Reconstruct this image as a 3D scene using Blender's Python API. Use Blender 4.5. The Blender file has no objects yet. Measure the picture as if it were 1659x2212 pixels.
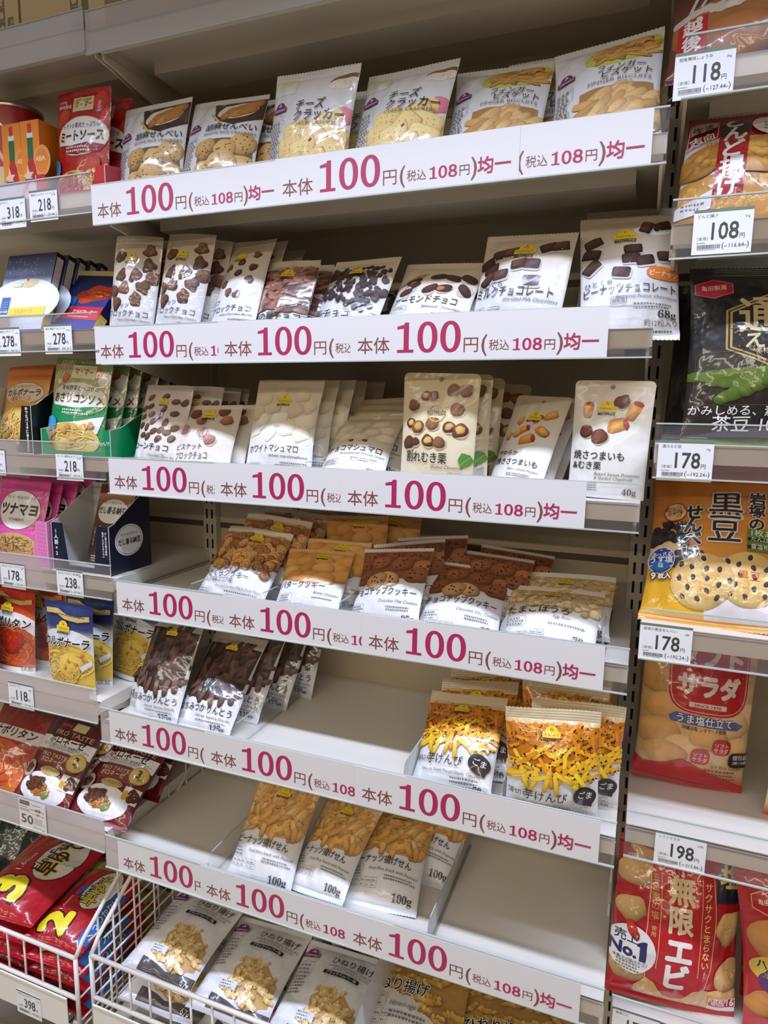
import bpy, math, random
import numpy as np
from mathutils import Matrix, Vector, geometry

# ------------------------------------------------------------------ camera, light, exposure
SC = bpy.context.scene
COL = SC.collection
W_PX, H_PX, F_PX = 1659, 2212, 1438.0
cam_d = bpy.data.cameras.new('camera')
cam_d.sensor_fit = 'HORIZONTAL'; cam_d.sensor_width = 36.0
cam_d.lens = F_PX * 36.0 / W_PX
cam_d.clip_start = 0.02
cam = bpy.data.objects.new('camera', cam_d); COL.objects.link(cam)
RIGHT = Vector((0.9312, 0.3642, 0.0141)); DOWN = Vector((0.0691, -0.1384, -0.988)); FWD = Vector((-0.3579, 0.921, -0.1541))
m3 = Matrix((RIGHT, -DOWN, -FWD)).transposed()
cam.matrix_world = Matrix.Translation((0.9023, -0.9357, 1.2868)) @ m3.to_4x4()
SC.camera = cam

wd = bpy.data.worlds.new('store_air'); SC.world = wd; wd.use_nodes = True
bg = wd.node_tree.nodes['Background']
bg.inputs[0].default_value = (1.0, 0.80, 0.58, 1); bg.inputs[1].default_value = 0.13

def tube_light(name, loc, sx, sy, watts, col):
    l = bpy.data.lights.new(name, 'AREA'); l.shape = 'RECTANGLE'; l.size = sx; l.size_y = sy
    l.energy = watts; l.color = col
    o = bpy.data.objects.new(name, l); o.location = loc; COL.objects.link(o)
    return o
canopy = tube_light('canopy_tube_light', (0.4, -0.43, 2.09), 5.0, 0.07, 32, (0.80, 0.92, 1.20))   # strip lamp above the shelf fronts
canopy.data.spread = math.radians(125)
tube_light('ceiling_tube_light', (0.0, -2.8, 2.62), 6.0, 0.3, 52, (1.0, 0.93, 0.82))
tube_light('ceiling_tube_light', (0.0, -5.4, 2.62), 8.0, 0.3, 185, (1.0, 0.80, 0.56))

SC.view_settings.view_transform = 'Standard'; SC.view_settings.look = 'None'
SC.view_settings.gamma = 1.0; SC.view_settings.use_curve_mapping = False
SC.view_settings.exposure = 0.15
SC.cycles.max_bounces = 7; SC.cycles.diffuse_bounces = 4; SC.cycles.glossy_bounces = 3
SC.cycles.transparent_max_bounces = 12; SC.cycles.transmission_bounces = 4
SC.cycles.caustics_reflective = False; SC.cycles.caustics_refractive = False

# ------------------------------------------------------------------ helpers
PI = math.pi
def lin(c):
    c = np.asarray(c, float) / 255.0
    return np.where(c <= 0.04045, c / 12.92, ((c + 0.055) / 1.055) ** 2.4)

def new_mat(name):
    m = bpy.data.materials.new(name); m.use_nodes = True
    return m, m.node_tree.nodes, m.node_tree.links, m.node_tree.nodes['Principled BSDF']

def plain(name, col, rough=0.5, metal=0.0, noise=0.0, nscale=30.0, bump=0.0, coat=0.0):
    m, N, L, P = new_mat(name)
    c = tuple(lin(col)) + (1,)
    P.inputs['Base Color'].default_value = c
    P.inputs['Roughness'].default_value = rough; P.inputs['Metallic'].default_value = metal
    if coat: P.inputs['Coat Weight'].default_value = coat
    if noise or bump:
        tc = N.new('ShaderNodeTexCoord'); nz = N.new('ShaderNodeTexNoise'); nz.inputs['Scale'].default_value = nscale
        nz.inputs['Detail'].default_value = 4
        L.new(tc.outputs['Object'], nz.inputs['Vector'])
        if noise:
            mx = N.new('ShaderNodeMixRGB'); mx.blend_type = 'MULTIPLY'; mx.inputs[0].default_value = noise
            mx.inputs[1].default_value = c; L.new(nz.outputs['Fac'], mx.inputs[2]); L.new(mx.outputs[0], P.inputs['Base Color'])
        if bump:
            b = N.new('ShaderNodeBump'); b.inputs['Strength'].default_value = bump; b.inputs['Distance'].default_value = 0.002
            L.new(nz.outputs['Fac'], b.inputs['Height']); L.new(b.outputs[0], P.inputs['Normal'])
    return m

def film(name, rough, coat, bump, nscale, spec=0.5, crough=0.06):
    m, N, L, P = new_mat(name)
    at = N.new('ShaderNodeAttribute'); at.attribute_name = 'col'
    L.new(at.outputs['Color'], P.inputs['Base Color'])
    P.inputs['Roughness'].default_value = rough
    P.inputs['Specular IOR Level'].default_value = spec
    P.inputs['Coat Weight'].default_value = coat; P.inputs['Coat Roughness'].default_value = crough
    if bump:
        tc = N.new('ShaderNodeTexCoord'); nz = N.new('ShaderNodeTexNoise'); nz.inputs['Scale'].default_value = nscale
        nz.inputs['Detail'].default_value = 2.5; nz.inputs['Distortion'].default_value = 0.8
        mp = N.new('ShaderNodeMapping'); mp.inputs['Scale'].default_value = (1.0, 0.02, 0.55)
        L.new(tc.outputs['Object'], mp.inputs[0]); L.new(mp.outputs[0], nz.inputs['Vector'])
        b = N.new('ShaderNodeBump'); b.inputs['Strength'].default_value = bump; b.inputs['Distance'].default_value = 0.012
        L.new(nz.outputs['Fac'], b.inputs['Height'])
        L.new(b.outputs[0], P.inputs['Normal']); L.new(b.outputs[0], P.inputs['Coat Normal'])
    return m

def clear_plastic(name, tint, milk, milkcol, ior=1.3):
    m, N, L, P = new_mat(name)
    out = N['Material Output']
    P.inputs['Base Color'].default_value = tuple(lin(milkcol)) + (1,); P.inputs['Roughness'].default_value = 0.12
    tr = N.new('ShaderNodeBsdfTransparent'); tr.inputs[0].default_value = tuple(lin(tint)) + (1,)
    fr = N.new('ShaderNodeFresnel'); fr.inputs[0].default_value = ior
    ad = N.new('ShaderNodeMath'); ad.operation = 'ADD'; ad.use_clamp = True; ad.inputs[1].default_value = milk
    mx = N.new('ShaderNodeMixShader')
    L.new(fr.outputs[0], ad.inputs[0]); L.new(ad.outputs[0], mx.inputs[0])
    L.new(tr.outputs[0], mx.inputs[1]); L.new(P.outputs[0], mx.inputs[2]); L.new(mx.outputs[0], out.inputs[0])
    return m

M = dict(
    gloss=film('glossy_printed_film', 0.30, 0.9, 0.36, 24, crough=0.08),
    satin=film('satin_printed_film', 0.42, 0.5, 0.32, 24, crough=0.12),
    card=film('printed_card', 0.4, 0.25, 0.0, 1, crough=0.2),
    paper=film('printed_paper', 0.55, 0.12, 0.0, 1, crough=0.25),
    steel=plain('ivory_painted_steel', (226, 216, 196), 0.42, noise=0.05, nscale=14),
    deckm=plain('white_painted_shelf_deck', (228, 222, 212), 0.38, noise=0.04, nscale=9),
    back=plain('beige_back_panel', (216, 203, 176), 0.55, noise=0.08, nscale=60, bump=0.05),
    post=plain('ivory_slotted_post', (214, 205, 186), 0.45),
    slot=plain('dark_slot', (14, 13, 12), 0.8),
    seam=plain('dark_panel_joint', (92, 84, 72), 0.6),
    rail=clear_plastic('clear_rail_plastic', (253, 253, 254), 0.035, (230, 228, 238)),
    frost=clear_plastic('frosted_rail_plastic', (250, 250, 252), 0.28, (226, 228, 240)),
    clear=clear_plastic('clear_divider_plastic', (251, 252, 252), 0.035, (228, 230, 230), 1.06),
    edge=plain('divider_edge_plastic', (188, 196, 192), 0.2),
    wire=plain('white_coated_wire', (236, 230, 224), 0.3, coat=0.3),
    floor=plain('grey_floor_tile', (150, 146, 138), 0.35, noise=0.15, nscale=22),
    floorj=plain('dark_floor_joint', (52, 50, 47), 0.6),
    carton=plain('brown_corrugated_card', (196, 170, 128), 0.75, noise=0.1, nscale=50),
    whitecard=plain('grey_card_inside', (212, 210, 206), 0.6),
    red=plain('red_card', (196, 24, 38), 0.4, coat=0.3), green=plain('green_card', (0, 138, 84), 0.4, coat=0.3),
    redmetal=plain('red_lacquered_can', (176, 14, 34), 0.25, coat=0.6), tin=plain('tin_rim', (200, 198, 196), 0.25, metal=1.0),
    dark=plain('dark_green_gloss_film', (14, 28, 22), 0.18, coat=0.6),
    whitecup=plain('white_plastic', (236, 234, 230), 0.35),
)

def link(o, parent=None):
    COL.objects.link(o)
    if parent is not None: o.parent = parent
    return o

def mesh_obj(name, verts, faces, mats, parent=None, fmats=None, smooth=False):
    me = bpy.data.meshes.new(name)
    me.from_pydata([tuple(v) for v in verts], [], [tuple(f) for f in faces])
    for m in (mats if isinstance(mats, (list, tuple)) else [mats]): me.materials.append(m)
    if fmats is not None: me.polygons.foreach_set('material_index', fmats)
    if smooth: me.polygons.foreach_set('use_smooth', [True] * len(me.polygons))
    me.update()
    return link(bpy.data.objects.new(name, me), parent)

class MB:
    """collects boxes, prisms and tubes into one mesh"""
    def __init__(s): s.v = []; s.f = []; s.m = []
    def box(s, x0, x1, y0, y1, z0, z1, mi=0):
        b = len(s.v)
        s.v += [(x, y, z) for z in (z0, z1) for y in (y0, y1) for x in (x0, x1)]
        s.f += [tuple(b + i for i in q) for q in ((0, 2, 3, 1), (4, 5, 7, 6), (0, 1, 5, 4), (2, 6, 7, 3), (0, 4, 6, 2), (1, 3, 7, 5))]
        s.m += [mi] * 6
        return s
    def prism(s, poly, axis, a, b2, mi=0):
        """polygon in the plane normal to axis, extruded from a to b2"""
        n = len(poly); b = len(s.v)
        for t in (a, b2):
            for p, q in poly:
                s.v.append({'x': (t, p, q), 'y': (p, t, q), 'z': (p, q, t)}[axis])
        s.f.append(tuple(b + i for i in range(n))[::-1]); s.f.append(tuple(b + n + i for i in range(n)))
        for i in range(n):
            j = (i + 1) % n; s.f.append((b + i, b + j, b + n + j, b + n + i))
        s.m += [mi] * (n + 2)
        return s
    def tube(s, pts, r, n=8, mi=0):
        pts = [Vector(p) for p in pts]; b = len(s.v)
        for i, p in enumerate(pts):
            d = (pts[min(i + 1, len(pts) - 1)] - pts[max(i - 1, 0)]).normalized()
            a = d.orthogonal().normalized() if i == 0 else (a - d * a.dot(d)).normalized()
            c = d.cross(a)
            for k in range(n):
                t = 2 * PI * k / n; s.v.append(tuple(p + a * (r * math.cos(t)) + c * (r * math.sin(t))))
        for i in range(len(pts) - 1):
            for k in range(n):
                j = (k + 1) % n; s.f.append((b + i * n + k, b + i * n + j, b + (i + 1) * n + j, b + (i + 1) * n + k)); s.m.append(mi)
        s.f.append(tuple(b + k for k in range(n))[::-1]); e = b + (len(pts) - 1) * n; s.f.append(tuple(e + k for k in range(n))); s.m += [mi] * 2
        return s
    def build(s, name, mats, parent=None, smooth=False):
        return mesh_obj(name, s.v, s.f, mats, parent, s.m, smooth)

def thing(name, label, cat, loc=(0, 0, 0), rot=(0, 0, 0), group=None):
    o = bpy.data.objects.new(name, None); o.empty_display_size = 0.02
    o.location = loc; o.rotation_euler = rot
    return tag(link(o), label, cat, group)
def tag(o, label, cat, group=None):
    o['label'] = label; o['category'] = cat
    if group: o['group'] = group
    return o
def struct(o): o['kind'] = 'structure'; return o
def bevel(o, w=0.0006, seg=1):
    b = o.modifiers.new('bevel', 'BEVEL'); b.width = w; b.segments = seg; b.limit_method = 'ANGLE'
    return o

# ------------------------------------------------------------------ flat artwork made of coloured triangles
_tc = {}
def text_tris(s, bold):
    """triangles (n,3,2) of a string in em units, built with the built-in font; bold strokes are the glyphs laid round a small circle"""
    if s not in _tc:
        c = bpy.data.curves.new('t', 'FONT'); c.body = s; c.resolution_u = 2
        o = bpy.data.objects.new('t', c); COL.objects.link(o)
        dg = bpy.context.evaluated_depsgraph_get(); me = o.evaluated_get(dg).to_mesh()
        v = np.array([x.co[:2] for x in me.vertices], float).reshape(-1, 2)
        me.calc_loop_triangles()
        t = np.array([x.vertices[:] for x in me.loop_triangles], int).reshape(-1, 3)
        _tc[s] = v[t] if len(t) else np.zeros((0, 3, 2))
        o.evaluated_get(dg).to_mesh_clear(); bpy.data.objects.remove(o); bpy.data.curves.remove(c)
    q = _tc[s]
    if bold < .005 or len(q) == 0: return q
    n = 4 if bold < .025 else (6 if bold < .06 else 9)
    return np.concatenate([q + bold * np.array([math.cos(2 * PI * (k + .5) / n), math.sin(2 * PI * (k + .5) / n)]) for k in range(n)])

RND = random.Random(7)
class Art:
    """artwork on a sheet 100 units wide and H units high, origin at its lower left corner"""
    def __init__(s, w, h):
        s.w = w; s.h = h; s.k = w / 100.0; s.H = h / s.k; s.T = []; s.C = []; s.O = []; s.layer = 0.0
    def tris(s, t, c, step=0.05, sub=1):
        t = np.asarray(t, float)
        if len(t) == 0: return
        c = np.asarray(c, float)
        if c.ndim == 1: c = np.broadcast_to(lin(c), (len(t), 3, 3))
        s.layer += step
        s.T.append(t); s.C.append(np.array(c)); s.O.append(s.layer + (np.arange(len(t)) // max(1, len(t) // sub)) * .016)
        if sub > 1: s.layer += .016 * sub
    def poly(s, pts, col, step=0.05):
        p = [Vector((x, y, 0)) for x, y in pts]
        s.tris([[pts[i] for i in t] for t in geometry.tessellate_polygon([p])], col, step)
    def rect(s, x0, y0, x1, y1, col, step=0.05): s.poly([(x0, y0), (x1, y0), (x1, y1), (x0, y1)], col, step)
    def grad(s, x0, y0, x1, y1, c0, c1, n=6):
        a, b = lin(c0), lin(c1); T = []; C = []
        for i in range(n):
            ya = y0 + (y1 - y0) * i / n; yb = y0 + (y1 - y0) * (i + 1) / n
            ca = a + (b - a) * i / n; cb = a + (b - a) * (i + 1) / n
            T += [[(x0, ya), (x1, ya), (x1, yb)], [(x0, ya), (x1, yb), (x0, yb)]]; C += [[ca, ca, cb], [ca, cb, cb]]
        s.tris(T, np.array(C))
    def ell(s, cx, cy, rx, ry, col, rot=0, n=28, pw=2.0, step=0.05):
        s.poly(s.ring(cx, cy, rx, ry, rot, n, pw), col, step)
    @staticmethod
    def ring(cx, cy, rx, ry, rot=0, n=28, pw=2.0, irr=0, rnd=None):
        a = np.arange(n) * 2 * PI / n; ca, sa = np.cos(a), np.sin(a)
        x = rx * np.sign(ca) * np.abs(ca) ** (2 / pw); y = ry * np.sign(sa) * np.abs(sa) ** (2 / pw)
        if irr:
            r = 1 + irr * (rnd.uniform(-.6, .6) * np.cos(2 * a + rnd.random() * 6) + rnd.uniform(-1, 1) * np.cos(3 * a + rnd.random() * 6) + .7 * rnd.uniform(-1, 1) * np.cos(5 * a + rnd.random() * 6))
            x = x * r; y = y * r
        c, d = math.cos(rot), math.sin(rot)
        return np.stack([cx + x * c - y * d, cy + x * d + y * c], 1)
    def frame(s, pts, wd, col, step=0.05):
        """closed outline of width wd"""
        s.line(list(pts) + [pts[0], pts[1]], wd, col, step)
    def line(s, pts, wd, col, step=0.05):
        p = np.asarray(pts, float); T = []
        d = np.gradient(p, axis=0); d /= np.linalg.norm(d, axis=1)[:, None] + 1e-9
        n = np.stack([-d[:, 1], d[:, 0]], 1) * wd / 2; a, b = p + n, p - n
        for i in range(len(p) - 1): T += [[a[i], b[i], b[i + 1]], [a[i], b[i + 1], a[i + 1]]]
        s.tris(T, col, step)
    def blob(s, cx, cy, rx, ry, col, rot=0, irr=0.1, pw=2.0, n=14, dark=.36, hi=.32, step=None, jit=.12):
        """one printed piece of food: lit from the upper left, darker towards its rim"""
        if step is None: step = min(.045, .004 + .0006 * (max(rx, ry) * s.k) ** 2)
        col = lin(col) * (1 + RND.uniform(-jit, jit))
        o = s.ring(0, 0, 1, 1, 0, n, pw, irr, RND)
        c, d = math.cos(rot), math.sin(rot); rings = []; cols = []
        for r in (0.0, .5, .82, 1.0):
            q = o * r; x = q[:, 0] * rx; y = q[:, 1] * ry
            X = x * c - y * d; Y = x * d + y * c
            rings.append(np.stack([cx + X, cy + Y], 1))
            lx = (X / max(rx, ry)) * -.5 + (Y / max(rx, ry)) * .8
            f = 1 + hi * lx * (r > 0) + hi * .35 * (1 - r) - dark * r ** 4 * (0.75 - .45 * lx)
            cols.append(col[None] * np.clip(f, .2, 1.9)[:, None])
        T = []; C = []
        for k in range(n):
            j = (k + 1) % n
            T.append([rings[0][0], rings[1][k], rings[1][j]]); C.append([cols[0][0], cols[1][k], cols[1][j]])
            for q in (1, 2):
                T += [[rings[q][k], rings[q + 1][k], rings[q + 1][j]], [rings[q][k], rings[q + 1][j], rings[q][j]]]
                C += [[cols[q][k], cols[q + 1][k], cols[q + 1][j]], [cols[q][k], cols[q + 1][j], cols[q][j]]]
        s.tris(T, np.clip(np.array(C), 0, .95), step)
    def heap(s, n, x0, x1, y0, y1, cols, ln, wd, pw=3.0, irr=.06, rmin=0, rmax=PI, top=None, **k):
        """a heap of pieces drawn from the top of the sheet down; top(x) may bound it below"""
        ps = [(RND.uniform(x0, x1), RND.uniform(y0, y1)) for _ in range(n)]
        ps.sort(key=lambda p: -p[1])
        for x, y in ps:
            if top is not None and y < top(x): continue
            l = ln * RND.uniform(.8, 1.2) / 2; w = wd * RND.uniform(.8, 1.2) / 2
            s.blob(x, y, l, w, RND.choice(cols), RND.uniform(rmin, rmax), irr, pw, n=10 if wd < 5 else 14, **dict(dict(step=.02), **k))
    def noodles(s, n, cx, cy, rx, ry, cols, wd=1.6):
        """strands of pasta: short arcs round scattered centres inside an ellipse"""
        for _ in range(n):
            a0 = RND.uniform(0, 6.28); d = math.sqrt(RND.random()) * .62
            ox, oy = d * math.cos(a0), d * math.sin(a0); R_ = RND.uniform(.18, max(.2, .98 - d)); a = RND.uniform(0, 6.28)
            t = np.linspace(a, a + RND.uniform(1.2, 2.8), 9)
            c = lin(RND.choice(cols)) * RND.uniform(.85, 1.12)
            p = np.stack([cx + rx * (ox + R_ * np.cos(t)), cy + ry * (oy + R_ * .8 * np.sin(t))], 1)
            s.line(p, wd * 1.45, 255 * (np.clip(c * .68, 0, 1) ** .4545), .02); s.line(p, wd, 255 * (np.clip(c, 0, 1) ** .4545), .02)
    def text(s, t, x, y, em, col, bold=0.0, w=None, shear=0.0, align='l', rot=0.0, out=None, step=0.06, sy=1.0, vert=False):
        if vert:
            for c_, b_ in ([(out[0], bold + out[1])] if out else []) + [(col, bold)]:
                for i, ch in enumerate(t):
                    if ch != ' ': s.text(ch, x, y - i * em * vert, em, c_, b_, None, shear, 'c', 0, None, step if i == 0 else 0.0, sy)
            return
        if out: s.text(t, x, y, em, out[0], bold + out[1], w, shear, align, rot, None, step, sy)
        q = np.array(text_tris(t, bold))
        if len(q) == 0: return
        if w:
            b = text_tris(t, 0.0); x0, x1 = b[..., 0].min(), b[..., 0].max()
            kx = w / (x1 - x0); q[..., 0] = (q[..., 0] - x0) * kx; q[..., 1] *= em * sy; wd = w
        else:
            b = text_tris(t, 0.0); x0, x1 = b[..., 0].min(), b[..., 0].max()
            q[..., 0] = (q[..., 0] - x0) * em; q[..., 1] *= em * sy; wd = (x1 - x0) * em
        q[..., 0] += shear * q[..., 1] - {'l': 0, 'c': wd / 2, 'r': wd}[align]
        c, d = math.cos(rot), math.sin(rot)
        q = np.stack([x + q[..., 0] * c - q[..., 1] * d, y + q[..., 0] * d + q[..., 1] * c], -1)
        s.tris(q, col, step, max(1, round(len(q) / max(1, len(text_tris(t, 0.0))))))
    def greek(s, x, y, w, rows, lh, col=(120, 118, 116), align='l', rot=0.0):
        """print too small to read in the photograph: rows of tiny marks"""
        T = []
        for r in range(rows):
            wd = w * RND.uniform(.72, 1.0); px = 0 if align == 'l' else w - wd; e = px + wd
            while px < e:
                l = RND.uniform(.35, .8) * lh
                a, b = px, min(px + l, e); y0, y1 = -r * lh, -r * lh + .5 * lh
                T += [[(a, y0), (b, y0), (b, y1)], [(a, y0), (b, y1), (a, y1)]]
                px += l + .3 * lh
        q = np.array(T); c, d = math.cos(rot), math.sin(rot)
        q = np.stack([x + q[..., 0] * c - q[..., 1] * d, y + q[..., 0] * d + q[..., 1] * c], -1)
        s.tris(q, col, .05)
    def table(s, x, y, w, h, n, col=(110, 108, 106)):
        for a in (0, .5, 1): s.rect(x, y + h * a - .12, x + w, y + h * a + .12, col, .0)
        for i in range(n + 1): s.rect(x + w * i / n - .12, y, x + w * i / n + .12, y + h, col, .0)
        for i in range(n):
            s.greek(x + w * (i + .15) / n, y + h * .62, w * .7 / n, 1, h * .22); s.greek(x + w * (i + .2) / n, y + h * .16, w * .5 / n, 1, h * .22)
    def box_note(s, x, y, w, h, rows=3, col=(130, 128, 126)):
        s.frame(s.ring(x + w / 2, y + h / 2, w / 2, h / 2, 0, 24, 8), .35, col)
        s.greek(x + w * .08, y + h * .7, w * .84, rows, h * .28, col)
    # --- finish: fine triangles laid onto a surface
    def soup(s, maxlen=5.0):
        if not s.T: return np.zeros((0, 3, 2)), np.zeros((0, 3, 3)), np.zeros(0)
        T = np.concatenate(s.T); C = np.concatenate(s.C); O = np.concatenate(s.O)
        a = T[:, 1] - T[:, 0]; b = T[:, 2] - T[:, 0]
        neg = a[:, 0] * b[:, 1] - a[:, 1] * b[:, 0] < 0
        T[neg] = T[neg][:, ::-1]; C[neg] = C[neg][:, ::-1]
        T = T * s.k
        for _ in range(12):
            e = np.linalg.norm(T - np.roll(T, -1, 1), axis=2)
            big = e.max(1) > maxlen
            if not big.any(): break
            t, c, o, k = T[big], C[big], O[big], e[big].argmax(1)
            i = np.arange(len(t)); A, B, D = t[i, k], t[i, (k + 1) % 3], t[i, (k + 2) % 3]
            a, b, d = c[i, k], c[i, (k + 1) % 3], c[i, (k + 2) % 3]
            m, mc = (A + B) / 2, (a + b) / 2
            T = np.concatenate([T[~big], np.stack([A, m, D], 1), np.stack([m, B, D], 1)])
            C = np.concatenate([C[~big], np.stack([a, mc, d], 1), np.stack([mc, b, d], 1)])
            O = np.concatenate([O[~big], o, o])
        return T, C, O

def art_mesh(name, V, F, C, Nrm, mat, fsmooth=True):
    """mesh with point colours and given vertex normals"""
    me = bpy.data.meshes.new(name)
    me.vertices.add(len(V)); me.vertices.foreach_set('co', np.asarray(V, np.float32).ravel())
    fl = [len(f) for f in F] if not isinstance(F, np.ndarray) else None
    flat = np.concatenate([np.asarray(f).ravel() for f in F]) if fl else F.ravel()
    sizes = np.array(fl) if fl else np.full(len(F), F.shape[1])
    me.loops.add(len(flat)); me.loops.foreach_set('vertex_index', flat.astype(np.int32))
    me.polygons.add(len(sizes)); st = np.concatenate([[0], np.cumsum(sizes)[:-1]])
    me.polygons.foreach_set('loop_start', st.astype(np.int32))
    me.polygons.foreach_set('use_smooth', np.ones(len(sizes), bool))
    me.update(calc_edges=True)
    a = me.color_attributes.new('col', 'FLOAT_COLOR', 'POINT')
    c4 = np.ones((len(V), 4), np.float32); c4[:, :3] = C; a.data.foreach_set('color', c4.ravel())
    me.materials.append(mat)
    if Nrm is not None: me.normals_split_custom_set_from_vertices([tuple(n) for n in Nrm])
    me.update()
    return me

def flat_art(name, art, fn, nrm, mat, base=None, step=0.00002):
    """artwork laid on a flat surface fn(x_mm, y_mm) -> (N,3); base adds (verts, quads, colour) of a solid under it"""
    T, C, O = art.soup(80.0); P = T.reshape(-1, 2)
    V = fn(P[:, 0], P[:, 1]) + np.asarray(nrm)[None] * (0.00008 + np.repeat(O, 3)[:, None] * 0.0004)
    cc = C.reshape(-1, 3); F = [tuple(x) for x in np.arange(len(P)).reshape(-1, 3)]; NN = np.broadcast_to(np.asarray(nrm, float), V.shape)
    if base is not None:
        bv, bf, bc = base; bv = np.asarray(bv, float)
        # each face of the solid gets its own corners so that the edges stay crisp
        vv = []; ff = []; nn = []; k = len(V)
        for f in bf:
            p = bv[list(f)]; n = np.cross(p[1] - p[0], p[2] - p[0]); n /= np.linalg.norm(n) + 1e-12
            ff.append(tuple(range(k, k + len(f)))); vv += list(p); nn += [n] * len(f); k += len(f)
        V = np.concatenate([V, np.array(vv)]); NN = np.concatenate([NN, np.array(nn)])
        cc = np.concatenate([cc, np.broadcast_to(lin(bc), (len(vv), 3))]); F = F + ff
    return art_mesh(name, V, F, cc, NN, mat)

def box_geo(x0, x1, y0, y1, z0, z1):
    v = [(x, y, z) for z in (z0, z1) for y in (y0, y1) for x in (x0, x1)]
    return v, [(0, 2, 3, 1), (4, 5, 7, 6), (0, 1, 5, 4), (2, 6, 7, 3), (0, 4, 6, 2), (1, 3, 7, 5)]

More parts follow.
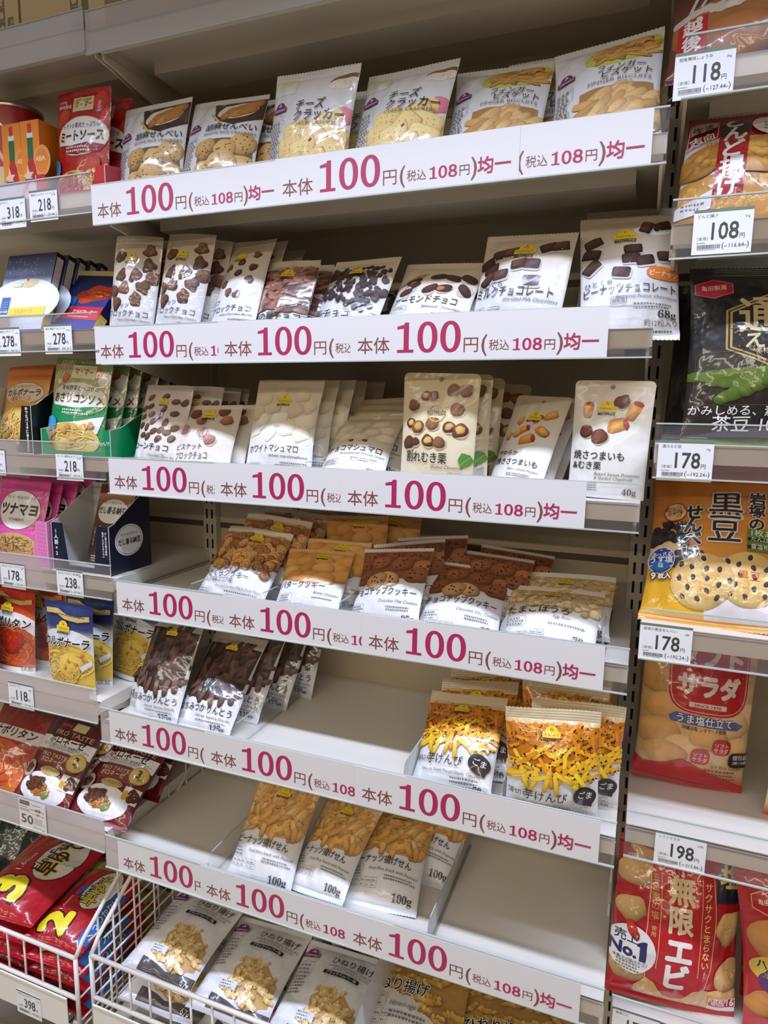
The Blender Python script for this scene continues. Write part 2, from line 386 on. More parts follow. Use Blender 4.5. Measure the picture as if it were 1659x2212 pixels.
# ------------------------------------------------------------------ bags
class Bag:
    """a filled film bag: lens-shaped cushion with flat crimped seals, artwork laid on its front"""
    def __init__(s, name, w, h, t, seed, stops, art=None, mat='satin', sb=9, st=11, gam=.8, wr=1.0, pouch=False, curl=4, back=(225, 225, 225), zig=.7, corner=0, hole=False):
        s.name, s.w, s.h, s.t, s.seed, s.stops = name, w, h, t, seed, stops
        s.mat = M[mat]; s.sb, s.st = sb / h, st / h; s.gam, s.wr, s.pouch, s.curl, s.back, s.zig, s.corner = gam, wr, pouch, curl, back, zig, corner
        r = random.Random(seed)
        s.waves = [(r.uniform(0, PI), r.uniform(38, 80), r.uniform(0, 6.28), r.uniform(.4, 1.0)) for _ in range(6)]
        s.waves2 = [(r.uniform(0, PI), r.uniform(17, 34), r.uniform(0, 6.28), r.uniform(.3, 1.0)) for _ in range(4)]
        s.eph = [r.uniform(0, 6.28) for _ in range(4)]
        s.fr = [(r.uniform(2.2, 6.5), r.uniform(0, 6.28), r.uniform(.5, 1.2)) for _ in range(5)]
        s.cph = r.uniform(-1, 1)
        s.meshes = None
        s.art = Art(w, h)
        if art: art(s.art)
    def P(s, u, v, front):
        u = np.clip(u, 0, 1); v = np.clip(v, 0, 1)
        sb, st = (0.0, s.st) if s.pouch else (s.sb, s.st)
        tt = np.clip((v - sb) / (1 - sb - st), 0, 1)
        if s.pouch: g = np.sin(PI * (.30 + .70 * tt ** .85)) ** .8 * (1 - .15 * (1 - tt))
        else: g = np.abs(np.sin(PI * tt ** s.gam)) ** .7
        q = 2 * u - 1
        c = np.abs(np.cos(PI / 2 * np.clip(q, -1, 1))) ** .72
        X = q * s.w / 2 * (1 - .045 * g)
        if s.corner:
            d = np.clip((s.corner - (1 - v) * s.h) / s.corner, 0, 1)
            X = X * 1.0 - np.sign(q) * (s.corner * (1 - np.sqrt(np.clip(1 - d ** 2, 0, 1)))) * np.clip((np.abs(q) - .5) * 2, 0, 1)
        Z = v * s.h
        wr = np.zeros_like(X)
        for a, L, ph, am in s.waves:
            k = 2 * PI / L; wr += am * (1 - np.abs(np.sin(.5 * (k * (X * math.cos(a) + Z * math.sin(a)) + ph)))) * .9
        fine = np.zeros_like(X)
        for a, L, ph, am in s.waves2:
            k = 2 * PI / L; fine += am * (1 - np.abs(np.sin(.5 * (k * (X * math.cos(a) + Z * math.sin(a)) + ph)))) ** 2
        wr = wr + fine * (.30 if s.mat is M['gloss'] else .12)
        if not s.pouch:
            X = X + np.where(q > 0, np.sin(v * 5.2 + s.eph[0]), np.sin(v * 4.6 + s.eph[1])) * q ** 2 * 1.5
            Z = Z + (np.sin(u * 4.1 + s.eph[2]) * v ** 4 + np.sin(u * 3.7 + s.eph[3]) * (1 - v) ** 4) * 1.4
        wr = (wr - 1.6) * s.wr * np.clip(g * 1.4, 0, 1) * np.clip((1 - np.abs(q)) * 5, 0, 1) * .8
        rad = np.zeros_like(X)
        for f, ph, am in s.fr: rad += am * np.cos(f * PI * u * 2 + ph)
        ft = np.exp(-tt / .13) * (0 if s.pouch else 1) + np.exp(-(1 - tt) / .13)
        rad *= s.wr * 0.9 * ft * np.clip(tt * 12, 0, 1) * np.clip((1 - tt) * 12, 0, 1) * np.clip((1 - np.abs(q)) * 6, 0, 1)
        T = s.t * (.62 if front else .38) * g * c + .15 + (wr + rad) * (1 if front else .5)
        T = np.maximum(T, .12)
        mid = s.curl * (s.cph * np.sin(PI * u) + .6 * q * s.cph) * np.clip((v - .72) / .28, 0, 1) ** 2 + (0 if s.pouch else s.curl * .5 * np.cos(PI * u * 1.5 + s.seed) * np.clip((.18 - v) / .18, 0, 1) ** 2)
        Y = mid + (-T if front else T)
        return np.stack([X, Y, Z], -1)
    def N(s, u, v, front):
        e = .004
        a = s.P(u + e, v, front) - s.P(u - e, v, front); b = s.P(u, v + e, front) - s.P(u, v - e, front)
        n = np.cross(a, b) if front else np.cross(b, a)
        return n / (np.linalg.norm(n, axis=-1, keepdims=True) + 1e-9)
    def colour(s, u, v, front):
        if not front: return np.broadcast_to(lin(s.back), v.shape + (3,))
        ps = [p for p, _ in s.stops]; cs = np.array([lin(c) for _, c in s.stops])
        return np.stack([np.interp(v, ps, cs[:, k]) for k in range(3)], -1)
    def patch(s, v0, v1, nu, nv, front, zig0=False, zig1=False, ridge=False):
        U, V = np.meshgrid(np.linspace(0, 1, nu + 1), np.linspace(v0, v1, nv + 1))
        U, V = U.ravel(), V.ravel()
        p = s.P(U, V, front); n = s.N(np.clip(U, .004, .996), np.clip(V, .004, .996), front)
        i = np.arange(nu + 1)
        if zig1: p[nv * (nu + 1) + i, 2] += np.where(i % 2 == 0, s.zig, -s.zig)
        if zig0: p[i, 2] += np.where(i % 2 == 0, -s.zig, s.zig)
        if ridge:
            ph = (V - v0) / (v1 - v0) * 2 * PI * 4.5; p[:, 1] += .22 * np.sin(ph)
            n[:, 2] += .35 * np.cos(ph) * (1 if front else -1); n /= np.linalg.norm(n, axis=1)[:, None]
        r, c = np.meshgrid(np.arange(nv), np.arange(nu), indexing='ij'); b = (r * (nu + 1) + c).ravel()
        q = np.stack([b, b + 1, b + nu + 2, b + nu + 1], 1)
        if not front: q = q[:, ::-1]
        col = s.colour(U, V, front)
        if ridge: col = col * .97
        return p, q, col, n
    def make(s):
        if s.meshes: return s.meshes
        def join(ps):
            V = []; F = []; C = []; N = []; k = 0
            for p, q, c, n in ps:
                V.append(p); F += [tuple(x) for x in (q + k)]; C.append(c); N.append(n); k += len(p)
            return np.concatenate(V) * .001, F, np.concatenate(C), np.concatenate(N)
        v0, v1 = (0, 1 - s.st) if s.pouch else (s.sb, 1 - s.st)
        parts = [s.patch(v0, v1, 34, 46, True), s.patch(v0, v1, 20, 24, False)]
        T, C, O = s.art.soup(4.0)
        if len(T):
            q = T.reshape(-1, 2); u, v = q[:, 0] / s.w, q[:, 1] / s.h
            u = np.clip(u, .004, .996); v = np.clip(v, v0 + .002, v1 - .001 if not s.pouch else .995)
            p = s.P(u, v, True); n = s.N(u, v, True)
            p = p + n * (.22 + np.repeat(O, 3) * min(.8, 3.6 / max(O.max(), 1e-6)))[:, None]
            parts.append((p, np.arange(len(q)).reshape(-1, 3), C.reshape(-1, 3), n))
        out = [('body',) + join(parts)]
        nz = int(s.w / 2.6) // 2 * 2
        out.append(('top_seal',) + join([s.patch(1 - s.st, 1, nz, 12, True, zig1=s.zig > 0, ridge=s.zig > 0), s.patch(1 - s.st, 1, nz, 12, False, zig1=s.zig > 0, ridge=s.zig > 0)]))
        if not s.pouch:
            out.append(('bottom_seal',) + join([s.patch(0, s.sb, nz, 10, True, zig0=True, ridge=True), s.patch(0, s.sb, nz, 10, False, zig0=True, ridge=True)]))
        s.meshes = [(nm, art_mesh(s.name + '_' + nm, V, F, C, N, s.mat)) for nm, V, F, C, N in out]
        return s.meshes
    def put(s, label, group, x, y, z, yaw=0, lean=0, roll=0, cat='snack bag', name=None, sc=1.0):
        o = thing(name or s.name, label, cat, group=group)
        ya, le, ro = (math.radians(a) for a in (yaw, lean, roll))
        R = Matrix.Rotation(ya, 4, 'Z') @ Matrix.Rotation(-le, 4, 'X') @ Matrix.Rotation(ro, 4, 'Y')
        o.matrix_world = Matrix.Translation((x, y, z)) @ R @ Matrix.Scale(sc, 4)
        for nm, me in s.make():
            link(bpy.data.objects.new(nm, me), o)
        return o
ORD = ['front', 'second', 'third', 'fourth', 'fifth', 'sixth', 'seventh', 'eighth']

# ------------------------------------------------------------------ the room: back panels, floor
FZ = -0.06
for nm, x0, x1 in (('wall_back_left', -0.93, -0.003), ('wall_back', -0.003, 0.905), ('wall_back_right', 0.905, 1.86)):
    struct(MB().box(x0 + .001, x1 - .001, .318, .338, FZ, 2.6).build(nm, M['back']))
fl = MB().box(-1.2, 2.2, -4.0, 0.34, FZ - .03, FZ)
for i in range(-2, 5): fl.box(-1.2, 2.2, -.002 - .30 * i - .13, .002 - .30 * i - .13, FZ - .001, FZ + .0006, 1)
for i in range(-4, 8): fl.box(.11 + .30 * i - .002, .11 + .30 * i + .002, -2.2, .3, FZ - .001, FZ + .0006, 1)
struct(fl.build('floor', [M['floor'], M['floorj']]))
# horizontal joints of the back panelling
sm = MB()
for z in (1.735, 1.508, 1.02, .60): sm.box(-.92, 1.85, .3165, .3185, z - .006, z + .006)
struct(sm.build('trim_1', M['seam']))
# slotted uprights
def post(x, label):
    b = MB().box(x - .017, x + .017, .300, .3175, FZ, 2.3)
    z = .05
    while z < 2.25:
        for dx in (-.0068, .0068): b.box(x + dx - .0021, x + dx + .0021, .2994, .301, z, z + .021, 1)
        z += .034
    o = b.build('slotted_upright', [M['post'], M['slot']])
    return tag(o, label, 'upright', 'slotted shelf uprights')
post(.001, 'ivory slotted upright between the pasta sauce bay and the price strip bay')
post(.907, 'ivory slotted upright at the right end of the price strip bay')

# ------------------------------------------------------------------ shelves
def shelf(label, x0, x1, zt, yf, rail_h=.065, railmat='rail', back=.3175, group=None, lip=.024):
    dz = zt - .028; rx0, rx1 = (x0 + .002, x1 - .002)
    o = thing('shelf', label, 'shelf', ((x0 + x1) / 2, yf, dz - .022), group=group)
    inv = Matrix.Translation(-o.location)
    ps = []
    b = MB().box(x0 + .003, x1 - .003, yf + .006, back, dz - .003, dz)           # deck sheet
    b.box(x0 + .003, x1 - .003, yf + .005, yf + .008, dz - lip, dz)              # folded front lip
    b.box(x0 + .003, x1 - .003, yf + .008, yf + .03, dz - lip, dz - lip + .0025) # lip return
    b.box(x0 + .003, x0 + .006, yf + .008, back, dz - lip, dz - .003).box(x1 - .006, x1 - .003, yf + .008, back, dz - lip, dz - .003)
    b.box(x0 + .04, x1 - .04, yf + .12, yf + .125, dz - lip + .002, dz - .003)   # stiffener fold
    b.box(x0 + .04, x1 - .04, yf + .125, yf + .20, dz - lip + .002, dz - lip + .0045)
    ps.append(b.build('deck', M['deckm'] if zt < 1.3 else M['steel']))
    r = MB().box(rx0, rx1, yf - .0002, yf + .0012, zt - rail_h, zt)
    r.box(rx0, rx1, yf + .0012, yf + .005, zt - .031, zt - .0295)
    ps.append(r.build('price_rail', M[railmat]))
    e = MB()
    e.box(rx0, rx1, yf - .0012, yf + .002, zt - .0016, zt + .0004).box(rx0, rx1, yf - .003, yf + .001, zt - rail_h - .0014, zt - rail_h + .0006)
    ps.append(e.build('rail_edge', M['edge']))
    for xa in (x0 + .006, x1 - .010):
        k = MB().prism([(yf + .03, dz - lip), (back - .012, dz - lip), (back - .012, dz - .085), (back - .03, dz - .085), (yf + .06, dz - lip - .012), (yf + .03, dz - lip - .008)], 'x', xa, xa + .004)
        ps.append(k.build('bracket', M['steel']))
    for c in ps:
        c.data.transform(inv); c.parent = ps[1] if c is ps[2] else o
    return o
CZ = [1.92, 1.6535, 1.4213, 1.193, .966, .7359, .483]; CY = [0, 0, 0, 0, 0, -.048, -.053]
LZ = [1.926, 1.675, 1.446, 1.217, .992, .770, .508]; LY = [0, 0, 0, 0, 0, -.05, -.05]
RZ = [1.729, 1.545, 1.273, 1.026, .730, .430]
nm = ['top', 'second', 'third', 'fourth', 'fifth', 'sixth']
shelf('empty-fronted upper shelf above the sesame cracker and cheese cracker bags', 0, .905, CZ[0], CY[0], railmat='frost')
whatc = ['sesame, cheese cracker and finger biscuit bags', 'chocolate cluster and almond chocolate bags', 'marshmallow bags and chestnut pouches', 'cookie and egg bolo bags', 'dark karinto and yellow sweet potato bags', 'fried rice snack bags, mostly empty']
for i in range(1, 7):
    shelf('ivory shelf with a price strip carrying the ' + whatc[i - 1], 0, .905, CZ[i], CY[i], group='shelves of the price strip bay')
shelf('upper shelf at the left holding brown cardboard cartons', -.905, 0, LZ[0], LY[0], railmat='frost')
whatl = ['hot sauce boxes and red meat sauce pouch', 'blue pasta sauce boxes', 'green clam sauce pouches', 'pink and navy sauce display cartons', 'carbonara and napolitan pouches', 'dark red bolognese bags']
for i in range(1, 7):
    shelf('ivory shelf with a clear rail carrying the ' + whatl[i - 1], -.905, 0, LZ[i], LY[i], group='shelves of the pasta sauce bay')
whatr = ['soy sauce rice cracker bag', 'red fried rice cracker bag', 'black edamame chip bag', 'orange black bean cracker bag', 'soft salad cracker bag', 'red shrimp cracker bags']
for i in range(6):
    shelf('ivory shelf with a clear rail carrying the ' + whatr[i], .912, 1.81, RZ[i], 0, rail_h=.070, group='shelves of the rice cracker bay')

# ------------------------------------------------------------------ price strips
MAG = (176, 34, 92); BRN = (132, 70, 68)
def digits(A, s, x, y, w, h, col, st):
    """heavy sans digits with a footed 1; each w wide; st = stroke"""
    for ch in s:
        cx = x + w / 2; k = w * .88
        if ch == '1':
            A.poly([(cx - k * .40, y), (cx + k * .44, y), (cx + k * .44, y + h * .10), (cx + k * .2, y + h * .10), (cx + k * .2, y + h), (cx + k * .2 - st * .78, y + h), (cx - k * .05, y + h * .93), (cx - k * .40, y + h * .87), (cx - k * .40, y + h * .775), (cx + k * .2 - st, y + h * .80), (cx + k * .2 - st, y + h * .10), (cx - k * .40, y + h * .10)], col)
        else:
            def ring(cy, rx, ry):
                o = A.ring(cx, cy, rx, ry, 0, 40, 2.2); i = A.ring(cx, cy, rx - st, ry - st * .62, 0, 40, 2.2)
                T = []
                for q in range(40):
                    p = (q + 1) % 40; T += [[o[q], o[p], i[p]], [o[q], i[p], i[q]]]
                A.tris(T, col)
            if ch == '0': ring(y + h / 2, k / 2, h * .51)
            else: ring(y + h * .735, k * .45, h * .275); ring(y + h * .27, k * .5, h * .285)
        x += w
CW, CH = .366, .0642
def strip_art(half=False):
    A = Art(CW * 1000, CH * 1000); A.k = 1.0; A.H = 64.2     # millimetres
    x0 = 12
    if not half:
        A.text('本体', x0, 11.5, 25.5, BRN, .008, w=50.5)
        digits(A, '100', x0 + 57.5, 10.2, 34, 42.5, MAG, 8.0)
        A.text('円', x0 + 162, 11.5, 23, BRN, .0, w=20.5)
    A.text('(', x0 + 187.5, 11.5, 31, BRN, .01, w=7.5)
    A.text('税込', x0 + 198, 12.8, 15.8, BRN, -.004, w=28)
    digits(A, '108', x0 + 229, 11.3, 14, 15.6, MAG, 3.3)
    A.text('円', x0 + 273.5, 12.6, 15.4, BRN, -.004, w=14)
    A.text(')', x0 + 290, 11.5, 31, BRN, .01, w=7.5)
    A.text('均一', x0 + 299, 12.6, 22.8, MAG, .022, w=44)
    return A
_sa = {}
def strip(row, k, xs, label, half=False):
    y = CY[row] - .0009 - .0009 * k; zb = CZ[row] - .0648
    x0 = xs - .012; x1 = min(x0 + CW, .885)
    if half not in _sa: _sa[half] = strip_art(half)
    A = _sa[half]
    bx = box_geo(x0, x1, y, y + .0006, zb, zb + CH)
    me = flat_art('price_strip', A, lambda X, Y: np.stack([x0 + X * .001, np.full_like(X, y), zb + Y * .001], -1), (0, -1, 0), M['card'], base=(bx[0], bx[1], (230, 228, 232)))
    o = link(bpy.data.objects.new('price_strip', me))
    return tag(o, label, 'price strip', 'magenta price strips')
XS = {1: [.0095, .369, .721], 2: [.001, .259, .494], 3: [.018, .245, .479], 4: [.022, .256, .517], 5: [.036, .246, .528], 6: [.045, .232, .517]}
pos = ['leftmost', 'middle', 'rightmost']; under = ['cracker and finger biscuit', 'chocolate', 'marshmallow and chestnut', 'cookie', 'karinto and sweet potato', 'fried rice snack']
for r, xs in XS.items():
    for k, x in enumerate(xs):
        if r == 1:
            k2 = (0, 2, 1)[k]
            if k == 2: x = .721 - .1875
            strip(r, k2, x, '%s magenta 100 price strip on the rail below the %s bags' % (pos[k], under[r - 1]) if k < 2 else 'white strip showing only the tax price 108, right end below the cracker bags', half=False)
        else:
            strip(r, k, x, '%s magenta 100 price strip on the rail below the %s bags' % (pos[k], under[r - 1]))

# ------------------------------------------------------------------ price tags on the side bays
def price_tag(x, z, y, price, tax, name_, unit, label, w=65, h=52, tilt=0):
    A = Art(w, h); A.k = 1.0; A.H = h
    A.rect(0, h - 3.6, w, h, (112, 128, 112))
    A.text(name_, 4.5, h - 9.5, 4.6, (70, 70, 72), .004)
    A.text(unit, w - 4, h - 12, 3.6, (90, 90, 92), align='r')
    A.text('（本体）', 5, 16.5, 4.8, (110, 110, 112), w=12.5)
    A.text(price, 21, 17, 28, (70, 66, 66), .016, w=29)
    A.text('円', 51.5, 17.3, 6.6, (80, 78, 78))
    x_ = 6.0
    while x_ < 31:
        b = RND.uniform(.25, .7); A.rect(x_, 6.5, x_ + b, 11.2, (92, 90, 92), 0.0 if x_ > 6 else .05); x_ += b + RND.uniform(.25, .6)
    A.greek(6, 5.2, 25, 1, 1.3); A.greek(5, 13, 11, 1, 1.6)
    A.text('(', 33, 7, 9, (100, 98, 98)); A.greek(36, 8, 4, 1, 2.2); A.text(tax, 41, 7, 6.6, (92, 90, 90), w=16); A.text('円', 57.5, 7.2, 2.6, (100, 98, 98)); A.text(')', 60, 7, 9, (100, 98, 98))
    bx = box_geo(x, x + w * .001, y, y + .0007, z - h * .001, z)
    me = flat_art('price_tag', A, lambda X, Y: np.stack([x + X * .001, np.full_like(X, y), z - h * .001 + Y * .001], -1), (0, -1, 0), M['paper'], base=(bx[0], bx[1], (240, 241, 246)))
    return tag(link(bpy.data.objects.new('price_tag', me)), label, 'price tag', 'price tags')
TG = [(-.2195, LZ[1] - .0245, 0, '318', '343.44', 'タバスコ', '60ml', 'white price tag 318 below the orange hot sauce boxes'),
      (-.1435, LZ[1] - .018, 0, '218', '235.44', '果肉たっぷりミートソース', '2人前', 'white price tag 218 below the red meat sauce pouch'),
      (-.254, LZ[2] - .0205, 0, '278', '300.24', '青の洞窟カルボナーラ', '140g', 'white price tag 278 with carbonara written on it, below the blue boxes'),
      (-.128, LZ[2] - .0185, 0, '278', '300.24', '青の洞窟アラビアータ', '140.2g', 'white price tag 278 below the tilted red and blue arrabbiata box'),
      (-.315, LZ[3] - .018, 0, '248', '267.84', 'カルボナーラ', '2食', 'price tag cut off by the left picture edge, below the carbonara sachets'),
      (-.119, LZ[3] - .019, 0, '218', '235.44', 'マ・マー野菜のあさりコンソメ', '2人前', 'white price tag 218 below the green clam sauce pouch'),
      (-.284, LZ[4] - .019, 0, '178', '192.24', 'あえるパスタソースツナマヨ', '2袋', 'white price tag 178 below the pink sauce carton'),
      (-.135, LZ[4] - .018, 0, '238', '257.04', 'あえるパスタだし香る納豆', '2袋', 'white price tag 238 below the navy sauce carton'),
      (-.2245, LZ[5] - .019, -.05, '118', '127.44', 'カルボナーラ', '280g', 'white price tag 118 below the carbonara pouch'),
      (.9045, RZ[0] - .020, 0, '118', '127.44', '越後樽焼しょうゆ', '86g', 'white price tag 118 below the soy sauce rice cracker bag'),
      (.939, RZ[1] - .0155, 0, '108', '116.64', 'どんど揚げ', '57g', 'white price tag 108 below the red fried rice cracker bag'),
      (.919, RZ[2] - .0215, 0, '178', '192.24', '通のえだ豆', '70g', 'white price tag 178 below the black edamame chip bag'),
      (.9135, RZ[3] - .0195, 0, '178', '192.24', '岩塚の黒豆せんべい', '9枚', 'white price tag 178 below the orange black bean cracker bag'),
      (.954, RZ[4] - .0200, 0, '198', '213.84', 'ソフトサラダ', '20枚', 'white price tag 198 below the empty front of the soft salad shelf'),
      (.916, RZ[5] - .0165, 0, '178', '192.24', '無限エビ', '83g', 'price tag cut off by the bottom picture edge, under the red shrimp cracker bag')]
for x, z, y, pr, tx, n_, u_, lb in TG: price_tag(x, z, y - .0016, pr, tx, n_, u_, lb)

def points_tag():
    w, h = 72, 66; A = Art(w, h); A.k = 1; x, y, z = -.2205, -.0516, LZ[6] - .004
    A.rect(3, 55, 30, 64, (120, 84, 84)); A.text('ボーナスポイント', 4.5, 58.3, 3.6, (240, 235, 232), .01, w=24)
    A.greek(36, 58, 30, 1, 3); A.greek(3, 50, 22, 1, 3); A.greek(3, 45, 30, 2, 3)
    A.text('498', 44, 45, 9.5, (80, 76, 74), .015); A.text('円', 63, 45, 5, (100, 96, 94)); A.line([(30, 48.5), (62, 48.8)], .9, (80, 76, 74))
    A.text('537', 47, 37.5, 6, (92, 88, 86), .012); A.line([(32, 40), (56, 40)], .6, (90, 86, 84)); A.greek(58, 38, 10, 1, 2.4)
    A.text('50', 6, 16, 27, (96, 98, 88), .015, w=31); A.text('ポイント', 38, 8, 6.5, (110, 108, 104), .004, w=19); A.greek(60, 8, 10, 1, 3)
    A.greek(40, 30, 28, 4, 3.6, (190, 184, 180))
    bx = box_geo(x, x + w * .001, y, y + .0007, z - h * .001, z)
    me = flat_art('price_tag', A, lambda X, Y: np.stack([x + X * .001, np.full_like(X, y), z - h * .001 + Y * .001], -1), (0, -1, 0), M['paper'], base=(bx[0], bx[1], (232, 228, 224)))
    tag(link(bpy.data.objects.new('price_tag', me)), 'white bonus points tag with a large 50, below the bolognese bags', 'price tag', 'price tags')
points_tag()

# ------------------------------------------------------------------ clear dividers between the rows of bags
def divider(row, x, label, ht=.036, dy=.27, back=False, dx=0):
    y0 = CY[row] + .004; z = CZ[row] - .028
    b = MB().prism([(y0, z), (y0 + dy, z), (y0 + dy, z + ht), (y0 + .012, z + ht), (y0 + .004, z + ht - .004), (y0, z + ht - .014)], 'x', x, x + .0012)
    b.box(x, x + .005, y0, y0 + dy, z, z + .0012)
    o = b.build('divider_plate', M['clear'])
    e = MB().box(x - .0002, x + .0014, y0 + .012, y0 + dy, z + ht - .0006, z + ht + .0006).box(x - .0002, x + .0014, y0 - .0006, y0 + .0006, z, z + ht - .014)
    r = thing('shelf_divider', label, 'divider', (x, y0, z), group='clear shelf dividers')
    inv = Matrix.Translation((-x, -y0, -z))
    q = e.build('divider_edge', M['edge'])
    for c in (o, q): c.data.transform(inv)
    o.parent = r; q.parent = o
    return r
for row, x, lb in [(3, .395, 'clear divider between the two marshmallow stacks'), (3, .672, 'clear divider between the chestnut pouches and the sweet potato pouch'),
                   (3, .09, 'clear divider between the corn chocolate and biscuit chocolate bags'),
                   (4, .008, 'clear divider at the empty left end of the cookie shelf'), (4, .165, 'clear divider left of the swirl cookie bag'), (4, .312, 'clear divider between the swirl cookie and butter cookie bags'),
                   (4, .455, 'clear divider between the butter cookie and chocolate chip cookie bags'), (4, .722, 'clear divider between the chocolate chip cookies and the egg bolo bags'), (4, .865, 'clear divider right of the egg bolo bag'),
                   (5, .287, 'clear divider right of the dark karinto bags'), (5, .594, 'clear divider left of the yellow sweet potato bags'), (5, .744, 'clear divider between the two yellow sweet potato stacks'),
                   (6, .232, 'clear divider left of the fried rice snack bags'), (6, .640, 'clear divider right of the fried rice snack bags'),
                   (2, .262, 'clear divider between the puffed chocolate and rice seed chocolate bags'), (2, .387, 'clear divider between the rice seed chocolate and wheat chocolate bags'), (2, .505, 'clear divider between the wheat chocolate and almond chocolate bags')]:
    divider(row, x, lb, ht=.045 if row in (5, 6) else .034)

# ------------------------------------------------------------------ wire baskets at the bottom
def basket(x0, x1, zt, label, steps):
    y0 = -.1
    o = thing('wire_basket', label, 'wire basket', (x0, y0, zt - .2), group='white wire baskets')
    inv = Matrix.Translation(-o.location)
    f = MB(); zl = zt - .088
    f.tube([(x0, y0, zt), (x1, y0, zt)], .0042).tube([(x0, y0, zl), (x1, y0, zl)], .0042)
    n = int(round((x1 - x0) / .0445))
    for i in range(1, n): f.tube([(x0 + (x1 - x0) * i / n, y0 + .001, zt), (x0 + (x1 - x0) * i / n, y0 + .001, zl - .02)], .0022, 6)
    ps = [f.build('front_frame', M['wire'], smooth=True)]
    for xs in (x0, x1):
        s = MB(); s.tube([(xs, y0, zl - .08), (xs, y0, zt)], .0042).tube([(xs, y0, zt), (xs, y0 + .02, zt + .024), (xs, .30, zt + .285)], .0042)
        for k in range(1, 7):
            y = y0 + .058 * k; s.tube([(xs, y, zt - .17), (xs, y, zt + (y - y0) * .9 + .004)], .0021, 6)
        for k in range(1, 8):
            z = zt - .17 + .05 * k
            ys = y0 if z < zt else y0 + (z - zt) / .9
            s.tube([(xs, ys, z - .02), (xs, .30, z - .02 + .0)], .0021, 6)
        ps.append(s.build('side_frame', M['wire'], smooth=True))
    g = MB()
    for i in range(n + 1): g.tube([(x0 + (x1 - x0) * i / n, y0, zl - .068), (x0 + (x1 - x0) * i / n, .30, zl - .068)], .002, 6)
    g.tube([(x0, y0, zl - .07), (x1, y0, zl - .07)], .004)
    ps.append(g.build('floor_grid', M['wire'], smooth=True))
    for c in ps: c.data.transform(inv); c.parent = o
    return o
basket(.0, .9, .264, 'white wire basket holding the fried twist snack bags', 0)
basket(-.94, -.040, .243, 'white wire basket holding the red macaroni bags', 0)
lg = MB()
for x in (-.075, -.5): lg.tube([(x, -.085, FZ), (x, -.085, .05), (x, -.06, .085)], .008, 10)
tag(lg.build('basket_stand', M['wire'], smooth=True), 'white tubular stand on the floor under the macaroni basket', 'stand')
b = MB().box(.004, .9, -.092, .30, FZ, .10)
tag(bevel(b.build('basket_plinth', M['steel']), .002), 'ivory steel plinth under the fried twist snack basket', 'plinth')
# rails clipped on the basket fronts
r = MB().box(-.90, -.062, -.1065, -.1055, .085, .152); r.box(-.90, -.062, -.108, -.105, .150, .153)
ho = r.build('tag_holder', M['whitecup']); tag(ho, 'pale tag holder strip clipped on the macaroni basket', 'tag holder')
r = MB().box(.004, .9, -.1065, -.1055, .100, .166); r.box(.004, .9, -.108, -.105, .164, .1665)
tag(r.build('tag_holder', M['whitecup']), 'pale tag holder strip clipped under the fried twist snack basket', 'tag holder')
price_tag(-.196, .128, -.1078, '398', '429.84', '早ゆでスパゲティ', '400g', 'white price tag 398 on the macaroni basket')

# ------------------------------------------------------------------ printed designs
K = (38, 34, 34); GR = (112, 108, 106); WHT = (230, 231, 236)
TAN = [(0, (230, 231, 236)), (.42, (228, 229, 234)), (.62, (226, 219, 208)), (.82, (208, 192, 168)), (1, (200, 184, 160))]
def logo_y(A, x, y, s=24):
    """yellow arched badge over a black word"""
    Y = (242, 206, 44); k = s / 24
    a = np.linspace(0, PI, 15)
    A.poly([(x - 12 * k, y), (x + 12 * k, y), (x + 12 * k, y + 6.5 * k), (x + 9 * k, y + 6.5 * k)] + [(x + 8.4 * k * math.cos(t), y + 6.5 * k + 7 * k * math.sin(t)) for t in a] + [(x - 9 * k, y + 6.5 * k), (x - 12 * k, y + 6.5 * k)], Y)
    for dx, dy in ((0, 10.8), (-1.4, 8.8), (1.4, 8.8)): A.ell(x + dx * k, y + dy * k, 1.1 * k, 1.1 * k, (60, 52, 30), step=0, n=10)
    A.text('TOPVALU', x, y + 1.9 * k, 3.9 * k, (66, 54, 24), .004, w=18.5 * k, align='c')
    A.text('BESTPRICE', x, y - 4.6 * k, 4.6 * k, (28, 26, 26), .03, w=21 * k, align='c')
def logo_p(A, x, y, s=18):
    k = s / 24; P = (116, 38, 104); a = np.linspace(0, PI, 15)
    A.poly([(x - 13 * k, y), (x + 13 * k, y), (x + 13 * k, y + 7.5 * k), (x + 10 * k, y + 7.5 * k)] + [(x + 9 * k * math.cos(t), y + 7.5 * k + 8 * k * math.sin(t)) for t in a] + [(x - 10 * k, y + 7.5 * k), (x - 13 * k, y + 7.5 * k)], P)
    A.text('TOPVALU', x, y + 2 * k, 5 * k, (244, 236, 244), .012, w=22 * k, align='c')
    for dx, dy in ((0, 12.5), (-1.6, 10.2), (1.6, 10.2)): A.ell(x + dx * k, y + dy * k, 1.2 * k, 1.2 * k, (244, 236, 244), step=0, n=10)
def serif(A, t, x, y, em, col=(52, 48, 48), align='r'):
    t = ''.join(chr(0x1D7CE + int(c)) if c.isdigit() else chr(0x1D41A + ord(c) - 97) for c in t)
    A.text(t, x, y, em, col, -.012, align=align)
